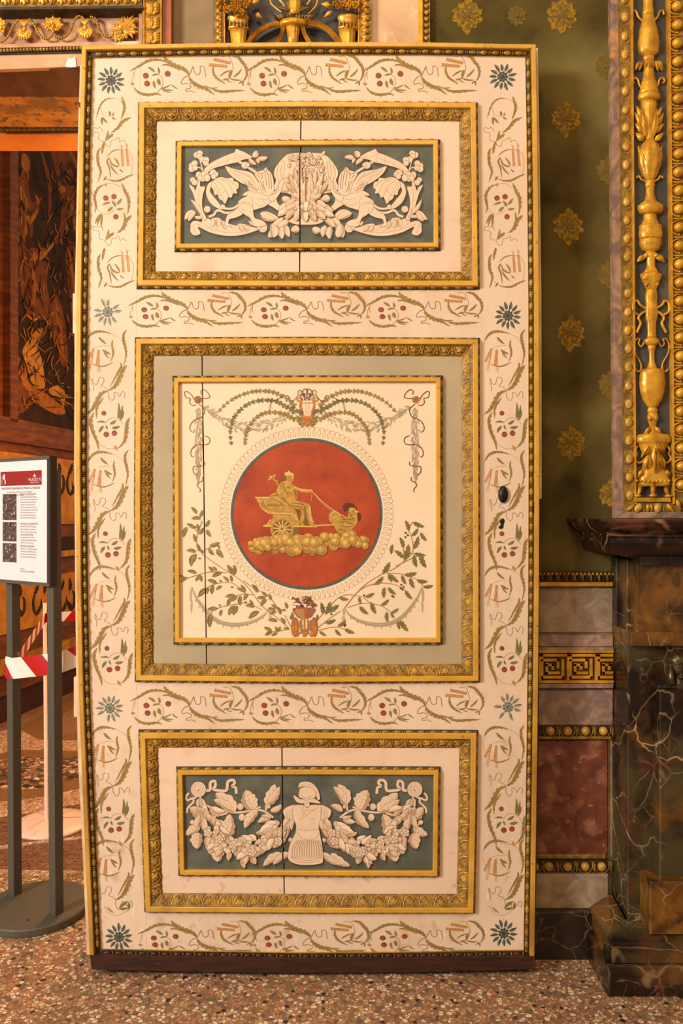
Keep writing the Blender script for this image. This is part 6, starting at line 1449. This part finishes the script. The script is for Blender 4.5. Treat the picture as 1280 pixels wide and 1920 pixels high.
wp('marble_panel', 1387, 1603, 'marble_red', .118, 1140, .004); wp('egg_bed', 1611, 1638, 'gilt_dark', .118, 1140); wp('gilt_fillet', 1603, 1611, 'gilt_band', .104, 1136, .003)
wp('marble_panel', 1640, 1706, 'marble_grey', .102, 1141, .004); wp('marble_skirting', 1710, 1812, 'marble_plinth', .075, 1132, .004)
# key fret
for k in range(-2, 3):
    x0 = 1014 + k * 53.3; m = MB()
    if x0 > 1152: continue
    def seg(pts, t=5.2):
        for (xa, ya), (xb, yb) in zip(pts, pts[1:]):
            xa, xb = sorted((xa, xb)); ya, yb = sorted((ya, yb)); q = min(xb + t / 2, 1149.5)
            if xa - t / 2 < 1148: m.pxbox(xa - t / 2, ya - t / 2, q, yb + t / 2, .103, .112, 'gold', .001)
    seg([(x0 + 51, 1274), (x0 + 51, 1229), (x0 - 2, 1229)]); seg([(x0 + 2, 1238), (x0 + 32, 1238), (x0 + 32, 1251)]); seg([(x0 + 2, 1229), (x0 + 2, 1270), (x0 + 41, 1270), (x0 + 41, 1238)])
    seg([(x0 + 11, 1246), (x0 + 11, 1262), (x0 + 33, 1262)]) ; seg([(x0 + 11, 1247), (x0 + 22, 1247), (x0 + 22, 1254)])
    m.obj('key_fret', wain)
egg_w = ell_mesh('egg', (.0155, .014, .0150), 'gilt_leaf', 12, 8)
for y, xs in ((1371, (1031, 1064, 1098, 1131)), (1625, (1002, 1029, 1064, 1097, 1128))):
    for x in xs:
        link('egg', egg_w, wain, W(x, y, .114)); m = MB()
        m.tube([W(x + dx, y + dy, .112) for dx, dy in ((-14, -10), (-13, 3), (-6, 12), (6, 12), (13, 3), (14, -10))], .0022, 'gilt_band', 6, 1.4); m.leaf(W(x + 17, y - 10, .113), W(x + 17, y + 12, .113), .010, .007, 'gilt_band', n=3); m.obj('egg_cup', wain, smooth=True)

# ================================================================== FIREPLACE
fp = empty('fireplace', (1.25, .0, 0), 'dark veined marble fireplace with moulded shelf at the right edge', 'fireplace')
def fbox(name, x0, x1, y0, y1, z0, z1, mt='marble_dark', bev=.003):
    m = MB(); m.box(x0, x1, y0, y1, z0, z1, mt, bev); return m.obj(name, fp)
XR = 1.75
# shelf: profile swept round the left end and along the front
prof = [(0, 1.436), (0, 1.428), (.006, 1.420), (.010, 1.412), (.020, 1.402), (.034, 1.394), (.042, 1.390), (.042, 1.383), (.048, 1.380), (.047, 1.365), (.050, 1.345), (.056, 1.332), (.090, 1.327), (.12, 1.32)]
V = []; Fc = []; x0 = .7477; yf = -.19
for dx, z in prof: z -= .006; V += [(x0 + dx, YW, z), (x0 + dx, yf + dx, z), (XR, yf + dx, z)]
for i in range(len(prof) - 1):
    for j in range(2): k = i * 3 + j; Fc.append((k, k + 1, k + 4, k + 3))
V += [(XR, YW, prof[0][1] - .006)]; Fc.append((0, 1, 2, len(V) - 1)); n = len(prof) - 1; V += [(XR, YW, prof[-1][1] - .006)]; Fc.append((n * 3, n * 3 + 1, n * 3 + 2, len(V) - 1))
mk('mantel_shelf', V, Fc, 'marble_shelf', fp)
fbox('frieze_block', .92, XR, -.055, YW, W(0, 1060, -.03).z, 1.325)
fbox('jamb_side', .905, .965, .02, YW, .15, 1.3, 'marble_dark'); fbox('jamb_moulding', .895, .93, .09, YW, 1.08, 1.3)
fbox('upper_panel', .918, XR, -.028, .10, W(0, 1186, -.03).z, 1.29, 'marble_ochre')
z0 = W(0, 1212, -.04).z; z1 = W(0, 1185, -.04).z; fbox('cross_band', .895, XR, -.045, YW, z0, z1, 'marble_ochre')
fbox('jamb_face', .895, XR, -.015, YW, .15, z0)
zb = W(0, 1290, -.06).z; fbox('herm_pilaster', W(1234, 0, -.05).x, W(1298, 0, -.05).x, -.06, 0, .30, zb, 'marble_dark', .004); fbox('herm_cap', W(1231, 0, -.06).x, W(1302, 0, -.06).x, -.072, 0, zb, zb + .012, 'marble_plinth')
fbox('herm_plinth', W(1217, 0, -.09).x, W(1320, 0, -.09).x, -.095, 0, .17, W(0, 1652, -.09).z, 'marble_ochre', .004)
fbox('base_step', .797, XR, -.124, YW, 0, .092, bev=.003); fbox('base_step', .812, XR, -.112, YW, .092, .158, bev=.003)
m = MB(); m.add([(.812, -.112, .158), (XR, -.112, .158), (XR, -.02, .180), (.885, -.02, .180), (.812, YW, .158), (.885, YW, .205)], [(0, 1, 2, 3), (0, 3, 5, 4)], 'marble_dark'); m.obj('base_splay', fp)
# bust on the herm
bc = W(1272, 1248, -.085); m = MB()
m.ell(bc, (.026, .026, .036), 'bronze', 18, 14); m.ell(bc + Vector((-.001, .006, .012)), (.030, .030, .030), 'bronze', 18, 12)
m.tube([bc + Vector((.028 * math.cos(a), -.028 * math.sin(a), .012)) for a in [k * math.pi / 10 for k in range(11)]], .0032, 'bronze', 6)
m.tube([bc + Vector((.0, -.024, .008)), bc + Vector((.002, -.033, -.006)), bc + Vector((.001, -.027, -.010))], [.003, .005, .004], 'bronze', 6)
for s in (-1, 1):
    m.ell(bc + Vector((s * .011, -.023, .002)), (.0065, .004, .003), 'gold_dark', 8, 5); m.tube([bc + Vector((s * .004, -.0255, .008)), bc + Vector((s * .012, -.025, .010)), bc + Vector((s * .019, -.019, .006))], .0018, 'bronze', 5)
    m.ell(bc + Vector((s * .027, 0, -.002)), (.004, .007, .010), 'bronze', 8, 6)
    m.tube([bc + Vector((s * .024, -.004, .0)), bc + Vector((s * .028, -.010, -.030)), bc + Vector((s * .026, -.020, -.055))], [.008, .010, .010], 'bronze', 8)
m.ell(bc + Vector((0, -.024, -.018)), (.009, .004, .0025), 'gold_dark', 8, 5); m.ell(bc + Vector((0, -.023, -.023)), (.007, .004, .003), 'bronze', 8, 5); m.ell(bc + Vector((0, -.018, -.031)), (.010, .008, .007), 'bronze', 8, 6)
m.tube([bc + Vector((0, 0, -.025)), bc + Vector((0, -.002, -.045)), bc + Vector((0, 0, -.062))], [.014, .016, .034], 'bronze', 12); m.obj('bronze_bust', fp, smooth=True)

# ================================================================== INFORMATION STAND IN THE DOORWAY
base = Vector((-1.11, .388, 0)); sg = empty('sign_stand', base, 'grey two-post information stand with white poster in the doorway', 'sign')
m = MB(); m.lathe(base.x, base.y, [(.175, .0), (.187, .002), (.188, .024), (.184, .028), (.10, .0285)], 'steel_grey', 56); m.obj('base_plate', sg)
U = Vector((.253, -.170, 0)).normalized(); Nf = Vector((U.y, -U.x, 0))      # across the panel, and out of its front face
lean = -.010
def post(bx, by):
    m = MB(); h = .021
    c0 = Vector((bx, by, .028)); c1 = Vector((bx + lean, by, 1.60)); V = []
    for c in (c0, c1):
        for a, b in ((-1, -1), (1, -1), (1, 1), (-1, 1)): V.append(c + U * a * h * .85 + Nf * b * h * .8)
    m.add(V, [(0, 1, 2, 3), (7, 6, 5, 4), (0, 4, 5, 1), (1, 5, 6, 2), (2, 6, 7, 3), (3, 7, 4, 0)], 'steel_grey'); m.obj('post', sg)
pL = Vector((-1.216, .462, 0)); pR = Vector((-1.012, .322, 0)); post(pL.x, pL.y); post(pR.x, pR.y)
m = MB(); m.ell(Vector((-1.09, .27, .029)), (.006, .006, .003), 'steel_side', 8, 5); m.obj('bolt', sg)
if True:
    P0 = Vector((-1.299, .512, 0)); wd = .313; zt, zb = 1.648, 1.190
    def pp(u, z, h): return P0 + U * (u * wd) + Vector((0, 0, z)) + Nf * h
    off = .034     # front face in front of the posts
    P0 = P0 + Nf * .01 + U * .040
    def pbox(name, u0, u1, z0, z1, h0, h1, mt, parent=sg):
        V = [pp(u, z, h) for u in (u0, u1) for z in (z0, z1) for h in (h0, h1)]
        return mk(name, V, [(0, 1, 3, 2), (4, 6, 7, 5), (0, 4, 5, 1), (2, 3, 7, 6), (0, 2, 6, 4), (1, 5, 7, 3)], mt, parent)
    board = pbox('sign_board', -.005, 1.02, zb, zt, -.004, .024, 'steel_side')
    e = .012
    pbox('frame_bar', -.005, 1.02, zt - e, zt, .024, .028, 'steel_grey', sg); pbox('frame_bar', -.005, 1.02, zb, zb + e, .024, .028, 'steel_grey', sg)
    poster = pbox('poster', .012, .965, zb + e, zt - e, .024, .0255, 'poster_white', sg)
    hgt = zt - zb - 2 * e
    def pr(name, u0, v0, u1, v1, mt, k=1): return pbox(name, .012 + .953 * u0, .012 + .953 * u1, zt - e - hgt * v1, zt - e - hgt * v0, .0255, .0255 + .0003 * k, mt, poster)
    pr('red_header', .08, .085, .905, .205, 'poster_red')
    for v0, v1 in ((.275, .495), (.51, .675), (.69, .85)): pr('poster_photograph', .125, v0, .41, v1, 'poster_photo')
    def text(body, u, v, size, mt, align='LEFT', sx=1.0, rot=0):
        c = bpy.data.curves.new('lettering', 'FONT'); c.body = body; c.size = size; c.align_x = align; c.resolution_u = 2
        to = bpy.data.objects.new('lettering', c); COL.objects.link(to); bpy.context.view_layer.update()
        me = to.evaluated_get(bpy.context.evaluated_depsgraph_get()).to_mesh(); V = [(q.co.x * sx, q.co.y) for q in me.vertices]; Fc = [tuple(p.vertices) for p in me.polygons]
        to.to_mesh_clear(); bpy.data.objects.remove(to); bpy.data.curves.remove(c)
        if rot: V = [(-y, x) for x, y in V]
        o3 = [pp(.012 + .953 * u, zt - e - hgt * v, .0262) + U * x + Vector((0, 0, y)) for x, y in V]
        mk('lettering', o3, Fc, mt, poster)
    text('MANUTENZIONE STRAORDINARIA DEL MOSAICO ALLA VENEZIANA', .49, .237, .0120, 'poster_ink', 'CENTER', .62)
    text('a cura della Direzione di Palazzo del Comune di Mantova', .46, .26 + .005, .0085, 'poster_ink', 'CENTER', .78)
    text('Mantova, febbraio', .46, .288, .0075, 'poster_ink', 'CENTER')
    text('PALAZZO TE', .77, .170, .0145, 'poster_white', 'CENTER', .85); text('MUSEO CIVICO', .77, .190, .0075, 'poster_white', 'CENTER')
    text('COMUNE', .125, .195, .0075, 'poster_white', 'LEFT', 1, 1)
    # heraldic emblem and crest
    P = Paint(lambda x, y, h: pp(.012 + .953 * x, zt - e - hgt * y, .0262 + h), T=(0, 0, 1), base=1e-4)
    for pts in ([(.15, .105), (.175, .115), (.17, .14), (.19, .165), (.185, .19), (.17, .19), (.17, .165), (.15, .15), (.13, .14), (.14, .125)],): P.fill(pts, 'poster_white')
    P.fill([(.74, .135), (.80, .135), (.79, .128), (.775, .118), (.77, .105), (.765, .118), (.75, .128)], 'poster_white', False); P.build('emblem', poster)
    r = random.Random(77)
    def lines(u0, u1, v0, dv, n, head=None, seed=0):
        if head: text(head, u0, v0, .0088, 'poster_ink', 'LEFT', .8); pr('underline', u0, v0 + .003, u0 + .26, v0 + .0045, 'poster_ink', 1)
        words = 'intervento di restauro del pavimento alla veneziana sono previste le fasi di pulitura consolidamento delle lacune con malta di calce e lucidatura finale della superficie'.split()
        for i in range(n):
            s = ' '.join(r.choice(words) for _ in range(7))[:38]; text(s, u0, v0 + dv * (i + 1), .0072, 'poster_ink', 'LEFT', .86)
    lines(.49, .93, .285, .0215, 9, 'STATO DI CONSERVAZIONE'); lines(.49, .93, .53, .022, 3, 'PULITURA E CONSOLIDAMENTO'); lines(.49, .93, .62, .022, 3, 'STUCCATURA LACUNE'); lines(.49, .93, .715, .022, 4, 'FINITURA E LUCIDATURA')
    text('Mantova', .49, .905, .0075, 'poster_ink'); text('Direzione Servizi Museali', .49, .925, .0080, 'poster_ink')

# ================================================================== BARRIER POST AND TAPE
bb = Vector((-1.338, 1.18, 0)); bp_ = empty('barrier_post', bb, 'white plastic barrier post with round base in the far room', 'post')
m = MB(); m.lathe(bb.x, bb.y, [(.172, 0), (.176, .008), (.170, .016), (.12, .024), (.03, .03)], 'white_plastic', 40); m.obj('round_base', bp_, smooth=True)
m = MB()
for a in (.3, 2.4, 4.5): m.tube([bb + Vector((.03 * math.cos(a), .03 * math.sin(a), .030)), bb + Vector((.16 * math.cos(a), .16 * math.sin(a), .019))], .005, 'white_plastic', 6)
m.obj('base_rib', bp_, smooth=True)
m = MB(); m.tube([bb + Vector((-.028, 0, .02)), bb + Vector((-.036, 0, 1.03))], .0085, 'white_plastic', 10); m.obj('pole', bp_, smooth=True)
def tape(path, hgt, name='barrier_tape', slant=.6, per=.075, **kw):
    """path of world points (upper edge); red and white diagonal stripes as separate faces"""
    C = [Vector(p) for p in path]; m = MB(); Ls = [0]
    for a, b in zip(C, C[1:]): Ls.append(Ls[-1] + (b - a).length)
    def at(s):
        s = min(max(s, 0), Ls[-1])
        for i in range(len(C) - 1):
            if s <= Ls[i + 1]: return C[i].lerp(C[i + 1], (s - Ls[i]) / max(Ls[i + 1] - Ls[i], 1e-6))
        return C[-1]
    rows = 6; n = int((Ls[-1] + abs(slant) * hgt) / .008) + 1
    for r_ in range(rows):
        for i in range(n):
            s0 = i * .008 - (slant > 0) * slant * hgt; mt = 'tape_red' if int((s0 + 10) / per) % 2 else 'tape_white'; k0 = r_ / rows * hgt * slant; k1 = (r_ + 1) / rows * hgt * slant
            a, b = at(s0 + k0), at(s0 + .008 + k0); c_, d_ = at(s0 + .008 + k1), at(s0 + k1); z0 = r_ / rows * hgt; z1 = (r_ + 1) / rows * hgt
            w0 = Vector((0, .003 * math.sin(s0 * 30), 0)); w1 = Vector((0, .003 * math.sin((s0 + .008) * 30), 0))
            m.add([a - Vector((0, 0, z0)) + w0, b - Vector((0, 0, z0)) + w1, c_ - Vector((0, 0, z1)) + w1, d_ - Vector((0, 0, z1)) + w0], [(0, 1, 2, 3)], mt)
    return m
Nb = Nf * .019
m = tape([pL + Vector((-.024, .012, .915)) , pL + U * -.022 + Nf * .021 + Vector((lean * .6, 0, .914)), pL + U * .022 + Nf * .021 + Vector((lean * .6, 0, .912)), pR + U * -.03 - Nf * .03 + Vector((0, 0, .945)), pR + Vector((.10, .05, .985)), pR + Vector((.24, .20, 1.01))], .078, slant=.9, per=.10)
q = tape([pL + U * .022 + Vector((0, 0, .93)), Vector((-1.365, 1.165, .985)), Vector((-1.345, 1.165, .99)), Vector((-1.05, 1.35, .975))], .045, slant=-.8, per=.07)
for k, (f, mi_) in enumerate(zip(q.F, q.M)): pass
m.add(q.V, [f for f, k in zip(q.F, q.M) if q.mats[k] == 'tape_red'], 'tape_red'); m.add(q.V, [f for f, k in zip(q.F, q.M) if q.mats[k] == 'tape_white'], 'tape_white')
m.obj('barrier_tape', label='red and white striped barrier tape tied round the information stand posts', cat='tape')
